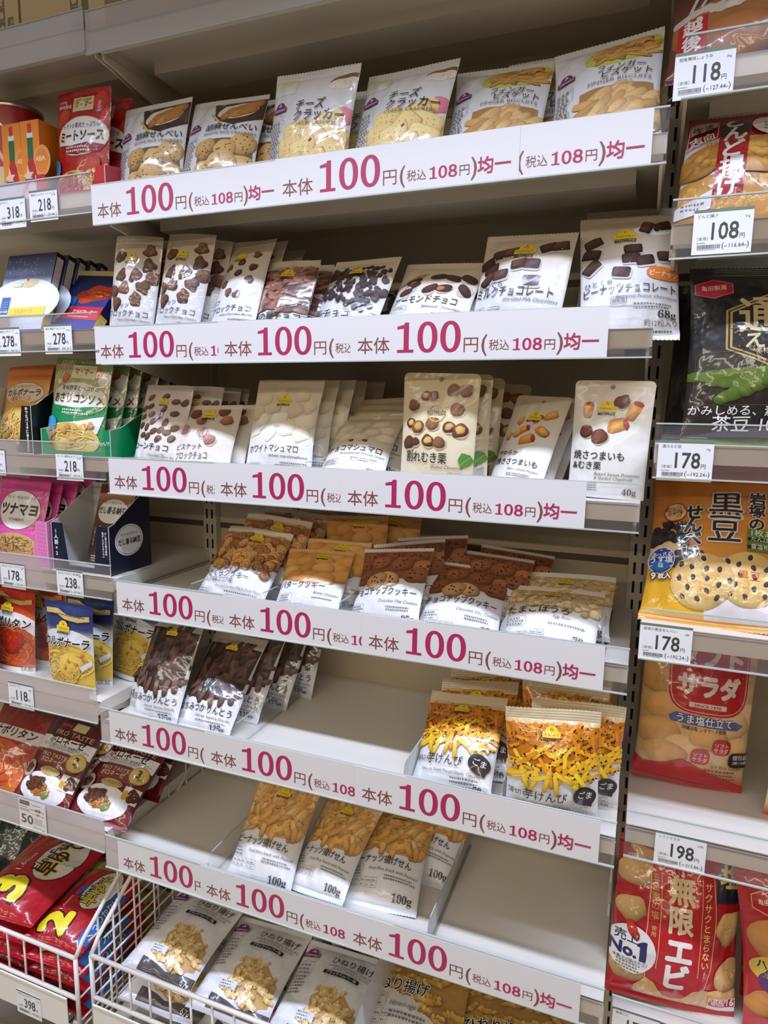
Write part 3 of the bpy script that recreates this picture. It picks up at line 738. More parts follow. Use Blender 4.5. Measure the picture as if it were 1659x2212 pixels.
def best(A, l1, l2, en, g=None, ty=None, em=11.5, logo=.76, lx=50, tx=6, note=True, tw=None, en_x=None, gx=92):
    H = A.H; ty = ty if ty is not None else H * .27
    if l1: A.text(l1, tx, ty + em * 1.12, em * (.82 if l2 else 1), K, .0, shear=.08)
    if l2: A.text(l2, tx, ty, em, K, .004, w=tw, shear=.06)
    A.text(en, 94 if en_x is None else en_x, ty - em * .62, 5.0, (92, 88, 86), -.002, shear=.25, align='r' if en_x is None else 'l', w=min(64, 3.0 * len(en)))
    A.greek(50, ty - em * 1.25, 44, 2, 3.2, align='r')
    if note: A.box_note(5, ty - em * 1.95, 24, 8.5); A.table(5, ty - em * 2.75, 40, 6.5, 5)
    if g: serif(A, g, gx, max(ty - em * 2.7, 6), 10)
    if logo: logo_y(A, lx, H * logo, 25)

def pieces(A, pts, rx, ry, cols, rots=None, pw=2.0, irr=.1, shade=True, **k):
    for i, (x, y) in enumerate(pts):
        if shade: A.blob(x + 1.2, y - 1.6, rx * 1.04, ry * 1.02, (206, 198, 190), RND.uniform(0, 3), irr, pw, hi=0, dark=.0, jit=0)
        A.blob(x, y, rx * RND.uniform(.9, 1.1), ry * RND.uniform(.9, 1.1), RND.choice(cols), RND.uniform(-.6, .8) if rots is None else rots[i % len(rots)], irr, pw, **k)
CHO = [(112, 74, 56), (98, 62, 46), (124, 82, 62)]; DCHO = [(74, 46, 38), (86, 54, 44), (62, 38, 32)]
def nut(A, x, y, r, col):
    A.blob(x, y, r, r * .92, col, RND.uniform(-.5, .5), .2, 2, n=18, hi=.55, dark=.55)
    for _ in range(4):
        a = RND.uniform(0, 6.28); A.blob(x + .45 * r * math.cos(a), y + .45 * r * math.sin(a), r * .33, r * .2, tuple(c * 1.12 for c in col), a, .2, 2, n=10, hi=.9, dark=.35)
def a_cluster(A):
    H = A.H
    for x, y in ((18, .80), (78, .86), (82, .72), (28, .62), (60, .62), (16, .47), (40, .50), (78, .52), (25, .36), (66, .40), (92, .61)): nut(A, x, H * y, 12.5, RND.choice(CHO))
    best(A, 'ピーナッツ', 'ブロックチョコ', 'Peanut Chocolate Clusters', ty=H * .245, em=12.5, logo=.755, lx=44, note=False)
    A.box_note(5, H * .07, 26, 9)
def a_puff(A):
    H = A.H
    for x, y in ((22, .70), (48, .74), (74, .82), (76, .68), (50, .62), (24, .52), (76, .55), (40, .43), (60, .40)): nut(A, x, H * y, 8.2, RND.choice([(104, 62, 46), (120, 74, 54)]))
    best(A, 'パフ', 'ブロックチョコ', 'Puffed Chocolate Blocks', ty=H * .25, em=12.5, logo=.78, lx=40, note=False)
    A.box_note(5, H * .08, 26, 9)
def a_kaki(A):
    H = A.H; A.poly([(0, H * .36), (14, H * .31), (40, H * .345), (80, H * .30), (100, H * .34), (100, H * .88), (0, H * .88)], (92, 62, 52))
    A.heap(95, 2, 98, H * .30, H * .88, [(160, 112, 96), (140, 94, 80), (174, 126, 110)], 24, 6.5, 2.4, hi=.6, dark=.6, rmin=-.5, rmax=.6)
    logo_y(A, 52, H * .76, 25)
    A.text('柿の種チョコ', 5, H * .205, 15, K, .012); A.text('Chocolate-coated Persimmon Seed Rice Crackers', 94, H * .135, 5, GR, shear=.25, align='r', w=78); A.greek(40, H * .10, 54, 2, 3); A.box_note(5, H * .03, 26, 9)
def a_wheat(A):
    H = A.H
    A.heap(230, 4, 98, H * .33, H * .86, [(64, 48, 50), (78, 60, 62), (54, 40, 44)], 7.8, 5.6, 2.2, hi=.9, dark=.5, top=lambda x: H * (.40 + .10 * math.sin(x * .07) - (.06 if x < 40 else 0)))
    for x, y in ((60, .36), (72, .33), (80, .38), (66, .30), (54, .33), (86, .33), (76, .28)): A.blob(x, H * y, 4, 3, (64, 48, 50), .3, .05, 2.2, hi=.9)
    A.ell(48, H * .95, 2.2, 2.2, (120, 108, 92)); logo_y(A, 47, H * .73, 21)
    A.text('麦チョコ', 5, H * .19, 15, K, .012); A.text('Chocolate-coated Wheat Snacks', 93, H * .155, 5.4, GR, shear=.25, align='r', w=62); A.greek(40, H * .09, 54, 2, 3); A.box_note(5, H * .03, 26, 9)
def a_almond(A):
    H = A.H
    for i in range(9): A.line([(2, H * .62), (14 + i, H * (.66 + .015 * i)), (30 + i, H * (.70 + .012 * i))], .9, (206, 170, 96), .01)
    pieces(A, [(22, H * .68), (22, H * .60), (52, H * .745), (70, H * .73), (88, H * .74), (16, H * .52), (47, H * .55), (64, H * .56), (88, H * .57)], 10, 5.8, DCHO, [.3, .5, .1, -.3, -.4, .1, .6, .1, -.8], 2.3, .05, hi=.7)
    A.blob(60, H * .555, 5, 3.4, (206, 122, 62), .2, .1, 2.2)
    best(A, None, 'アーモンドチョコ', 'Almond Chocolates', ty=H * .36, em=11.5, logo=0, tx=4, tw=80)
    A.box_note(4, H * .26, 20, 8, 2)
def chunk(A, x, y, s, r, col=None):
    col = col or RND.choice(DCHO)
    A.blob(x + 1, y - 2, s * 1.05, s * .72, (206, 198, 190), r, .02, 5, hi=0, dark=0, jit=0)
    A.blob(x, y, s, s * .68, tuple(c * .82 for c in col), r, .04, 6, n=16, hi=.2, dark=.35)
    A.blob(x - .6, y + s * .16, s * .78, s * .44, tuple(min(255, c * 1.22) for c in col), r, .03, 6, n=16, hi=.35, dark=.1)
def a_milk(A):
    H = A.H
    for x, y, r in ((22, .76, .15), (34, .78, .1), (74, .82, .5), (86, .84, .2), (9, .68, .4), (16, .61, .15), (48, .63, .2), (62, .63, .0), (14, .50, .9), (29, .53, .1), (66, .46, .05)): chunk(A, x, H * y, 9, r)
    logo_y(A, 50, H * .74, 24)
    A.text('ひとくち', 5, H * .405, 8, K, .0); A.text('ミルクチョコレート', 4, H * .32, 12.5, K, .010, w=86); A.text('Bite-sized Milk Chocolates', 95, H * .27, 5, GR, shear=.25, align='r', w=56)
    A.box_note(4, H * .165, 14, 7, 2); A.frame(A.ring(29, H * .19, 7.5, 4, 0, 20, 8), .4, K); A.text('個包装', 29, H * .175, 4.6, K, .004, align='c'); A.greek(42, H * .165, 52, 3, 3.2)
def a_peanut(A):
    H = A.H
    A.ell(74, H * .845, 20, 8, (236, 234, 230)); 
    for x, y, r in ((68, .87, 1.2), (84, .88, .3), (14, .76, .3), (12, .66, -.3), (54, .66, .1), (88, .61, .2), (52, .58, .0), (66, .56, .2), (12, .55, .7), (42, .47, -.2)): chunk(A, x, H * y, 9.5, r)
    logo_y(A, 46, H * .755, 25)
    A.ell(84, H * .46, 16.5, 8, (228, 126, 44), 0, 28, 2.4); A.text('ピーナッツ', 84, H * .44, 7.5, (250, 240, 226), .01, align='c', shear=.15, w=27)
    A.text('ひとくち', 5, H * .385, 7.5, K); A.text('ピーナッツチョコレート', 4, H * .315, 12, K, .010, w=92); A.text('Bite-sized Peanut Chocolates', 97, H * .27, 4.8, GR, shear=.25, align='r', w=60)
    A.frame(A.ring(40, H * .255, 8, 4, 0, 20, 8), .4, K); A.text('個包装', 40, H * .242, 4.6, K, .004, align='c')
    A.greek(55, H * .22, 42, 2, 3.2); serif(A, '68g', 96, H * .135, 11); A.text('約12粒入り', 97, H * .085, 6.6, (60, 56, 56), align='r'); A.greek(56, H * .05, 42, 1, 3)
def a_corn(A):
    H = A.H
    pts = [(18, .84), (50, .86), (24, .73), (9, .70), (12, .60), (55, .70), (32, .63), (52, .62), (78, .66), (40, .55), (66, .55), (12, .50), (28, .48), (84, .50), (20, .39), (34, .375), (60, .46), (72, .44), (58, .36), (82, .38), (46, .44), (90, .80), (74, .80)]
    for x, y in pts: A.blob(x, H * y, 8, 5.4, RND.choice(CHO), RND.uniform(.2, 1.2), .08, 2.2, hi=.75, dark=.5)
    logo_y(A, 50, H * .765, 20); A.text('コーンチョコ', 2, H * .235, 14, K, .012, w=78); A.text('Chocolate Corn Puffs', 96, H * .165, 5.4, GR, shear=.25, align='r', w=56); A.greek(48, H * .13, 48, 3, 3.4); A.box_note(4, H * .06, 32, 12)
def a_biscuit(A):
    H = A.H
    pts = [(28, .86, 1), (74, .90, 1), (42, .76, 0), (82, .76, 0), (16, .62, 0), (50, .56, 0), (64, .46, 0), (30, .70, 1)]
    for x, y, d in pts[:7]:
        c = (166, 108, 88) if not d else (112, 70, 54)
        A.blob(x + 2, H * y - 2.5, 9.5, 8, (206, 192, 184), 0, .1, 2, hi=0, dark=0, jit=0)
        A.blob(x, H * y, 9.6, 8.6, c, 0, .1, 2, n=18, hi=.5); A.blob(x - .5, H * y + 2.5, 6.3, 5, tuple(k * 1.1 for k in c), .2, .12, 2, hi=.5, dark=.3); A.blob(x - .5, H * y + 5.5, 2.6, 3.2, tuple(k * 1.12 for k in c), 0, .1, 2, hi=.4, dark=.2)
    logo_y(A, 52, H * .80, 24)
    best(A, 'ビスケット', 'ブロックチョコ', 'Biscuit Chocolate Blocks', ty=H * .20, em=12.5, logo=0, tw=58)
MAR = [(250, 244, 230), (244, 234, 214), (252, 248, 240)]
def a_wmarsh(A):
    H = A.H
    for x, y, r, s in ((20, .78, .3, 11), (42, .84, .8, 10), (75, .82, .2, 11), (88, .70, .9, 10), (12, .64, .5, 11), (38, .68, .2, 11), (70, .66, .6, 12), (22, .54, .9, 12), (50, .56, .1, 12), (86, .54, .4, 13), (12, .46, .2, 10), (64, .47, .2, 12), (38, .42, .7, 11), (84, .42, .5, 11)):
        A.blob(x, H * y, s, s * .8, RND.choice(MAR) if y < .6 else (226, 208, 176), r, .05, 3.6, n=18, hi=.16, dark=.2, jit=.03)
    logo_y(A, 50, H * .735, 22); best(A, None, 'ホワイトマシュマロ', 'White marshmallows', ty=H * .245, em=11.5, logo=0, tw=76, g='90g')
def a_cmarsh(A):
    H = A.H
    for x, y, r in ((20, .72, .2), (45, .77, -.2), (72, .80, .4), (84, .70, .1), (14, .62, -.2), (40, .66, .1), (66, .64, .3), (28, .56, .1), (88, .58, .2), (52, .55, -.1)): A.blob(x, H * y, 13, 8, RND.choice([(240, 228, 200), (232, 216, 184), (246, 236, 212)]), r, .05, 2.4, n=18, hi=.15, dark=.25, jit=.03)
    for x in (40, 62): A.blob(x, H * .50, 4.2, 2.4, (92, 62, 50), 0, .1); A.ell(x - .3, H * .503, 2.4, 1, (140, 104, 88), step=.01)
    A.text('チョコマシュマロ', 6, H * .36, 12, K, .010, w=84); A.text('Marshmallows with Chocolate Centers', 95, H * .31, 5, GR, shear=.2, align='r', w=66); A.greek(50, H * .26, 44, 2, 3.2); A.box_note(5, H * .19, 26, 9); serif(A, '60g', 92, H * .10, 11)
KRAFT = [(0, (232, 220, 190)), (.5, (236, 224, 194)), (1, (214, 194, 150))]
def chest(A, x, y, r, col=(122, 74, 48), cut=False):
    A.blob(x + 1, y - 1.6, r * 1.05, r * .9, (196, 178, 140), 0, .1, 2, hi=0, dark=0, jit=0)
    A.blob(x, y, r, r * .88, col, RND.uniform(-.4, .4), .1, 2.2, n=18, hi=.55, dark=.5)
    if cut: A.blob(x, y + r * .1, r * .62, r * .5, (222, 178, 96), .3, .15, 2.2, n=16, hi=.3, dark=.3)
def a_chestnut(A):
    H = A.H
    A.ell(50, H * .945, 3, 3, (146, 134, 112))
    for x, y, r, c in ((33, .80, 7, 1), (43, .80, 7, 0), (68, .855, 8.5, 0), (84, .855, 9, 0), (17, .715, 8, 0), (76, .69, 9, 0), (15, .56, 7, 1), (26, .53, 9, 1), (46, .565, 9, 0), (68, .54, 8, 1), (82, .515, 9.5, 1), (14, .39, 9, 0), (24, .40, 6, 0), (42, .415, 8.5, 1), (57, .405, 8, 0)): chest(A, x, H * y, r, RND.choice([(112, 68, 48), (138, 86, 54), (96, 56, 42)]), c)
    A.frame(A.ring(50, H * .655, 11, 10, 0, 30), 1.6, (222, 186, 60)); A.text('BESTPRICE', 50, H * .645, 6, K, .03, align='c', w=24, out=((236, 224, 194), .05)); A.text('ベストプライス', 50, H * .675, 2.6, K, .01, align='c')
    A.text('割れむき栗', 12, H * .235, 14.5, K, .012, w=56); A.text('Shelled Chestnuts', 88, H * .185, 5.4, (96, 88, 76), shear=.25, align='r', w=40)
    for i, (t) in enumerate(('焙煎したあと', '渋皮をむきパックしました。', '割れたむき栗も入っています。')): A.text(t, 88, H * (.14 - .028 * i), 3.0, GR, align='r')
    A.poly([(86, H * .33), (82, H * .27), (86, H * .20), (94, H * .22), (100, H * .26), (96, H * .31)], (92, 146, 62)); A.line([(84, H * .22), (97, H * .30)], .5, (180, 206, 140))
    A.table(12, H * .04, 40, 6, 5); serif(A, '68g', 90, H * .03, 10)
def wedge(A, x, y, s, r, skin=True):
    c, d = math.cos(r), math.sin(r); q = lambda u, v: (x + s * (u * c - v * d), y + s * (u * d + v * c))
    A.blob(x, y, s, s * .62, (222, 146, 66), r, .12, 3, n=16, hi=.45, dark=.3)
    A.blob(*q(.1, .12), s * .6, s * .34, (238, 182, 96), r, .12, 3, n=14, hi=.3, dark=.1)
    if skin: A.blob(*q(.72, -.1), s * .24, s * .5, (176, 62, 66), r, .1, 2.4, n=12, hi=.3)
def a_spotato(A):
    H = A.H; A.ell(52, H * .94, 3, 3, (150, 142, 130))
    for x, y, s, r in ((78, .78, 12, .5), (58, .73, 10, .8), (28, .70, 9, 1.1), (40, .60, 12, .6), (74, .60, 13, -.5), (16, .53, 8, 1.2), (54, .50, 14, .4), (32, .56, 10, .9)): wedge(A, x, H * y, s, r, RND.random() < .6)
    logo_y(A, 50, H * .72, 26); A.text('やわらか', 8, H * .33, 9.5, K, .01, w=40); A.text('焼きさつまいも', 8, H * .235, 12.5, K, .012, w=78); A.text('Baked Sweet Potato', 90, H * .18, 5.6, GR, shear=.25, align='r', w=52); A.greek(40, H * .14, 50, 2, 3.2)
def a_yakiimo(A):
    H = A.H; A.ell(48, H * .945, 3.2, 3.2, (150, 142, 130))
    wedge(A, 20, H * .745, 11, 1.5); wedge(A, 78, H * .75, 13, 1.2); wedge(A, 60, H * .62, 14, .3)
    for x, y, r in ((62, .82, 10), (20, .56, 9), (38, .52, 11)): chest(A, x, H * y, r, (110, 52, 42))
    logo_y(A, 44, H * .735, 25); A.text('焼さつまいも', 6, H * .33, 12.5, K, .014, w=66); A.text('&むき栗', 6, H * .245, 11.5, K, .014, w=38)
    A.text('Baked Sweet Potatoes', 92, H * .195, 5.6, GR, shear=.25, align='r', w=56); A.text('& Shelled Chestnuts', 84, H * .16, 5.6, GR, shear=.25, align='r', w=48); serif(A, '40g', 90, H * .04, 11, (84, 80, 80)); A.greek(8, H * .12, 34, 4, 3)
def swirl(A, x, y, r, two):
    A.blob(x, y, r, r * .84, (222, 168, 98) if not two else (150, 96, 56), RND.uniform(0, 3), .06, 2.2, n=18, hi=.4, dark=.6)
    t = np.linspace(.6, 9.5, 18); q = r * .082 * t
    A.line(np.stack([x + q * np.cos(t), y + .84 * q * np.sin(t)], 1), r * .11, (150, 88, 46) if not two else (222, 172, 108), .012)
def a_hito(A):
    H = A.H; ps = [(RND.uniform(2, 98), RND.uniform(H * .37, H * .90)) for _ in range(78)]
    A.rect(0, H * .50, 100, H * .91, (170, 112, 60))
    for x, y in sorted(ps, key=lambda p: -p[1]): swirl(A, x, y, 7.2, RND.random() < .35)
    logo_y(A, 56, H * .80, 20); A.text('ひとくちクッキー', 3, H * .275, 11, K, .008, w=70); A.text('ミルク味&ココア味', 4, H * .215, 7, K, .0, w=50); A.text('Bite-sized Cookies (Milk & Cocoa Flavor)', 94, H * .16, 4.8, GR, shear=.25, align='r', w=64); A.greek(46, H * .12, 48, 1, 3.2); A.box_note(4, H * .05, 22, 11)
def a_butter(A):
    H = A.H; A.poly([(0, H * .50), (30, H * .42), (60, H * .40), (100, H * .48), (100, H * .93), (0, H * .93)], (206, 140, 62))
    for x, y, r in ((18, .86, .1), (45, .88, .2), (75, .87, -.1), (92, .80, .3), (10, .74, -.2), (34, .78, .2), (62, .78, .05), (85, .68, -.3), (14, .60, .1), (40, .64, .7), (66, .66, .1), (90, .56, .4), (26, .52, -.1), (48, .50, .3), (72, .50, 0)): A.blob(x, H * y, 16, 9, RND.choice([(226, 164, 84), (216, 150, 72), (234, 178, 98)]), r, .08, 2.2, n=20, hi=.3, dark=.38, jit=.05)
    logo_y(A, 58, H * .84, 20); A.text('バタークッキー', 4, H * .34, 12, K, .008, w=72); A.text('Butter Cookies', 96, H * .265, 5, GR, shear=.25, align='r', w=34); A.greek(60, H * .21, 36, 1, 3); A.box_note(5, H * .15, 24, 11); A.table(6, H * .05, 42, 8, 5); serif(A, '85g', 92, H * .05, 10)
def a_chip(A):
    H = A.H; A.poly([(0, H * .60), (40, H * .52), (100, H * .55), (100, H * .95), (0, H * .95)], (134, 82, 50))
    for x, y, s in ((20, .86, 16), (50, .90, 15), (80, .86, 17), (96, .72, 15), (8, .72, 14), (36, .76, 15), (66, .74, 16), (88, .60, 16), (14, .56, 15), (54, .52, 15), (36, .50, 16)):
        c = RND.choice([(168, 104, 64), (150, 92, 56)]) if y > .53 else (212, 164, 112)
        A.blob(x, H * y, s, s * .72, c, RND.uniform(-.3, .4), .08, 2, n=20, hi=.4, dark=.45)
        for _ in range(7): a = RND.uniform(0, 6.3); d = s * RND.uniform(.1, .7); A.blob(x + d * math.cos(a), H * y + d * .7 * math.sin(a), 1.6, 1.2, (66, 38, 28), a, .2, n=8)
    A.text('チョコチップクッキー', 1, H * .335, 11.5, K, .008, w=92); A.text('Chocolate Chip Cookies', 96, H * .245, 5.2, GR, shear=.25, align='r', w=52); A.greek(56, H * .19, 40, 2, 3.2); A.box_note(3, H * .12, 20, 12); A.table(3, H * .04, 40, 8, 5); serif(A, '85g', 94, H * .05, 10.5)
def a_boro(A):
    H = A.H; A.rect(0, H * .60, 100, H * .90, (208, 180, 132))
    A.heap(110, 2, 98, H * .46, H * .90, [(220, 192, 142), (206, 174, 122), (232, 208, 162)], 9, 6.5, 2.1, hi=.3, dark=.35, rmin=-.3, rmax=.3, top=lambda x: H * (.55 - .09 * x / 100))
    logo_y(A, 48, H * .75, 17); A.text('たまごぼうろ', 4, H * .42, 11.5, K, .008, w=66); A.text('Egg Bolo', 72, H * .35, 5, GR, shear=.25, align='r', w=18); A.greek(50, H * .26, 40, 1, 3.2); A.box_note(4, H * .22, 22, 12); A.table(3, H * .08, 44, 9, 6); serif(A, '70g', 92, H * .07, 10)
def a_karinto(A):
    H = A.H; A.poly([(6, H * .30), (50, H * .26), (95, H * .34), (99, H * .86), (2, H * .88)], (58, 42, 38))
    A.heap(60, 8, 94, H * .34, H * .86, [(92, 66, 58), (76, 54, 48), (104, 76, 66)], 26, 8, 3.0, irr=.1, hi=.7, dark=.6, rmin=.2, rmax=2.4)
    for x, y, r in ((22, .34, .7), (40, .31, 1.3), (58, .29, 1.55), (74, .31, 1.5), (14, .40, .5), (86, .35, 1.7)): A.blob(x, H * y, 13, 4.5, (108, 80, 70), r, .1, 3.0, hi=.8, dark=.6)
    A.ell(50, H * .945, 2.4, 2.4, (96, 84, 70)); logo_y(A, 48, H * .80, 21); A.text('はちみつかりんとう', 2, H * .17, 12.5, K, .010, w=92); A.text('Honey Karinto Snacks', 94, H * .125, 5.6, GR, shear=.25, align='r', w=56); A.greek(40, H * .095, 54, 1, 3.4); A.box_note(4, H * .09, 14, 9); serif(A, '125g', 90, H * .035, 11.5)
def a_imo(A):
    H = A.H
    ps = [(RND.uniform(3, 97), RND.uniform(H * .42, H * .85)) for _ in range(105)]
    A.poly([(0, H * .55), (50, H * .48), (100, H * .52), (100, H * .86), (0, H * .86)], (190, 112, 24))
    for x, y in sorted(ps, key=lambda p: -p[1]):
        f = (y / H - .42) / .44
        A.blob(x, y, RND.uniform(9, 15), RND.uniform(1.7, 2.5), RND.choice([(240, 176, 30), (232, 150, 30), (246, 196, 50)] if f < .55 else [(214, 132, 30), (226, 150, 40), (200, 116, 28)]), RND.uniform(-.6, .9) if RND.random() < .75 else RND.uniform(.9, 2.2), .03, 5, n=12, hi=.3, dark=.42, step=.02)
        for _ in range(3): A.blob(x + RND.uniform(-10, 10), y + RND.uniform(-3, 3), 1.5, .85, (54, 30, 22), RND.uniform(0, 3), 0, n=6, step=.01)
    for x, y, r in ((20, .40, 1.9), (30, .38, 1.2), (44, .40, 1.35), (54, .37, 1.7), (12, .43, .4), (70, .40, -.8), (80, .41, 2.2), (38, .43, .3), (62, .44, 2.6)): A.blob(x, H * y, 12, 2.5, (246, 198, 48), r, .03, 5, n=12, hi=.3, dark=.35)
    logo_y(A, 48, H * .765, 19)
    A.ell(84, H * .275, 12, 10.5, (44, 32, 34), -.5, 28, 2.3); A.poly([(84, H * .19), (92, H * .17), (93, H * .24)], (44, 32, 34), 0); A.text('ごま', 84, H * .262, 8.5, (236, 230, 226), .012, align='c', rot=-.12)
    A.text('薄切り', 3, H * .235, 7.5, K, .0); A.text('芋けんぴ', 20, H * .225, 12.5, K, .008, w=46); A.text('Fine-cut Sweet Potato Snacks (Sesame)', 14, H * .155, 5, GR, shear=.25, w=74); A.greek(52, H * .12, 42, 3, 3.4); serif(A, '70g', 95, H * .03, 10)
def a_age(A):
    H = A.H; A.poly([(0, H * .52), (30, H * .46), (50, H * .42), (80, H * .44), (100, H * .52), (100, H * .90), (0, H * .90)], (206, 156, 92))
    A.heap(80, 6, 94, H * .45, H * .90, [(226, 176, 106), (214, 158, 86), (232, 188, 126)], 20, 7.5, 3.2, irr=.12, hi=.3, dark=.4, rmin=.1, rmax=2.2)
    for x, y, r in ((40, .47, 1.5), (56, .45, 1.4), (64, .50, .4), (28, .52, .3), (75, .50, 2.2), (50, .56, .8), (36, .58, 1.0)): A.blob(x, H * y, 12, 4.4, (232, 178, 96), r, .1, 3.2, hi=.35, dark=.4)
    for _ in range(50): A.blob(RND.uniform(6, 94), RND.uniform(H * .44, H * .88), .8, .6, (96, 62, 36), 0, 0, n=6)
    logo_y(A, 50, H * .79, 21); A.text('ピーナッツ揚げせん', 2, H * .335, 11.5, K, .010, w=82); A.text('Fried Rice Snack with Peanuts', 94, H * .27, 5.4, GR, shear=.25, align='r', w=66); A.greek(52, H * .235, 42, 2, 3.4); A.box_note(2, H * .22, 18, 14); A.table(4, H * .14, 40, 11, 5); serif(A, '100g', 92, H * .075, 12)
def cracker(A, x, y, r, col=(206, 166, 104), spots=(104, 72, 40), n=16):
    A.blob(x, y, r, r * .9, col, 0, .06, 2, n=22, hi=.25, dark=.35, jit=.06)
    for _ in range(n): a = RND.uniform(0, 6.3); d = r * math.sqrt(RND.random()) * .85; A.blob(x + d * math.cos(a), y + d * .9 * math.sin(a), 1.3, .8, spots, RND.uniform(0, 3), 0, n=6)
def purple_side(A, w=24):
    H = A.H; logo_p(A, 13, H * .64, 17); A.line([(4, H * .605), (12, H * .615), (22, H * .60)], .35, GR); A.box_note(3, H * .45, 18, 16, 4, (150, 146, 150)); A.greek(4, H * .40, 16, 6, 4)
def a_sesame(A):
    H = A.H; A.poly([(30, H * .98), (40, H * .72), (66, H * .66), (100, H * .74), (100, H * .98)], (74, 52, 40)); A.ell(66, H * .83, 26, 12, (232, 226, 216), .15)
    for x, y, r in ((56, .80, .9), (64, .84, .5), (74, .86, .4), (84, .89, .3), (70, .80, .3), (80, .83, .4)): A.blob(x, H * y, 13, 6, RND.choice([(206, 150, 86), (190, 130, 70)]), r, .12, 2.4, n=18, hi=.35)
    for i in range(8): A.blob(34 + i * 2.5, H * (.80 - .02 * i), 3, 1.5, (214, 182, 110), -.7, .1)
    A.poly([(28, H * .50), (96, H * .52), (98, H * .10), (26, H * .10)], (120, 92, 62))
    for x, y, r in ((36, .42, 15), (84, .46, 16), (86, .24, 16), (38, .20, 15), (64, .40, 14), (62, .26, 19)): cracker(A, x, H * y, r)
    A.box_note(30, H * .12, 28, 12); A.rect(30, H * .12, 58, H * .12 + 12, (228, 229, 234)); A.greek(32, H * .18, 24, 2, 3.2); A.text('小麦', 44, H * .135, 4, K, align='c')
    purple_side(A); A.text('胡麻せんべい', 32, H * .60, 11, K, .008, w=64); A.text('SESAME RICE CRACKERS', 97, H * .55, 5.4, GR, align='r', w=66)
def a_cheese(A):
    H = A.H; A.ell(88, H * .86, 18, 8, (142, 98, 62), .15); A.ell(86, H * .84, 17, 6, (244, 238, 224), .15); A.grad(0, H * .80, 30, H * .95, (238, 240, 238), (206, 216, 160), 4)
    A.blob(92, H * .56, 11, 10, (222, 132, 150), .3, .1, 2, hi=.2, dark=.1); A.blob(86, H * .55, 6, 9, (244, 214, 140), .3, .1, 2, hi=.2, dark=.1)
    A.poly([(26, H * .42), (70, H * .46), (94, H * .44), (97, H * .08), (24, H * .08)], (206, 168, 100))
    for x, y, r in ((40, .42, .2), (72, .47, .5), (84, .38, -.3), (34, .30, .1), (62, .36, .9), (52, .27, .25), (82, .26, -.2), (36, .17, .1), (66, .17, .4), (88, .15, .2), (50, .14, -.1)):
        A.blob(x, H * y, 16, 13, (222, 176, 104), r, .02, 7, n=20, hi=.1, dark=.3); A.blob(x - .5, H * y + .8, 14.8, 11.8, (240, 214, 150), r, .02, 7, n=20, hi=.2, dark=.1, jit=.05)
        for i in range(9): A.ell(x + (i % 3 - 1) * 6.5, H * y + (i // 3 - 1) * 5, .8, .6, (176, 134, 72), n=6, step=.01)
    A.ell(60, H * .36, 2.2, 1.2, (176, 52, 40), .6)
    purple_side(A); A.text('チーズ', 36, H * .625, 13, K, .008, w=34, shear=.1); A.text('クラッカー', 36, H * .53, 13, K, .008, w=56, shear=.1); A.text('CHEESE CRACKERS', 90, H * .485, 5.4, GR, align='r', w=54)
    A.rect(30, H * .09, 60, H * .14, (228, 229, 234)); A.greek(32, H * .12, 26, 2, 3)
def fing(A, n, x0, x1, y0, y1): A.heap(n, x0, x1, y0, y1, [(218, 176, 116), (206, 160, 98), (228, 190, 132)], 36, 9.5, 4.0, irr=.03, hi=.35, dark=.4, rmin=-.8, rmax=1.0)
def a_finger(A):
    H = A.H; A.ell(66, H * .82, 36, 17, (206, 214, 96), .18)
    A.heap(45, 44, 92, H * .73, H * .90, [(222, 168, 96), (206, 148, 78)], 20, 4, 4, irr=.03, hi=.35, rmin=-.6, rmax=.8); A.ell(80, H * .885, 12, 5, (172, 44, 36), .2); A.heap(12, 72, 88, H * .88, H * .91, [(226, 176, 104)], 14, 4, 4, irr=.03)
    A.poly([(28, H * .46), (94, H * .46), (96, H * .08), (26, H * .08)], (176, 132, 80)); fing(A, 40, 32, 92, H * .10, H * .42)
    A.line([(28, H * .46), (94, H * .46)], .5, (210, 208, 210))
    purple_side(A); A.text('フィンガー', 44, H * .605, 10, K, .006, w=42, shear=.1); A.text('ビスケット', 48, H * .545, 10, K, .006, w=44, shear=.1); A.text('FINGER BISCUITS', 92, H * .495, 5.4, GR, align='r', w=56)
    A.rect(34, H * .09, 62, H * .15, (228, 229, 234)); A.greek(36, H * .13, 24, 2, 3); A.text('小麦', 48, H * .095, 3.6, K, align='c')
def twist(A, x, y, s, r, c=(230, 188, 126)):
    cc, d = math.cos(r), math.sin(r)
    for i in range(7): q = (i - 3) * s * .27; w_ = s * (.34 - .012 * (i - 3) ** 2); b_ = s * .10 * math.sin(i * 1.3); A.blob(x + q * cc - b_ * d, y + q * d + b_ * cc, s * .21, w_, RND.choice([c, tuple(k * .9 for k in c), tuple(min(255, k * 1.07) for k in c)]), r + .45 + RND.uniform(-.2, .2), .18, 2, n=12, hi=.4, dark=.34, step=.025)
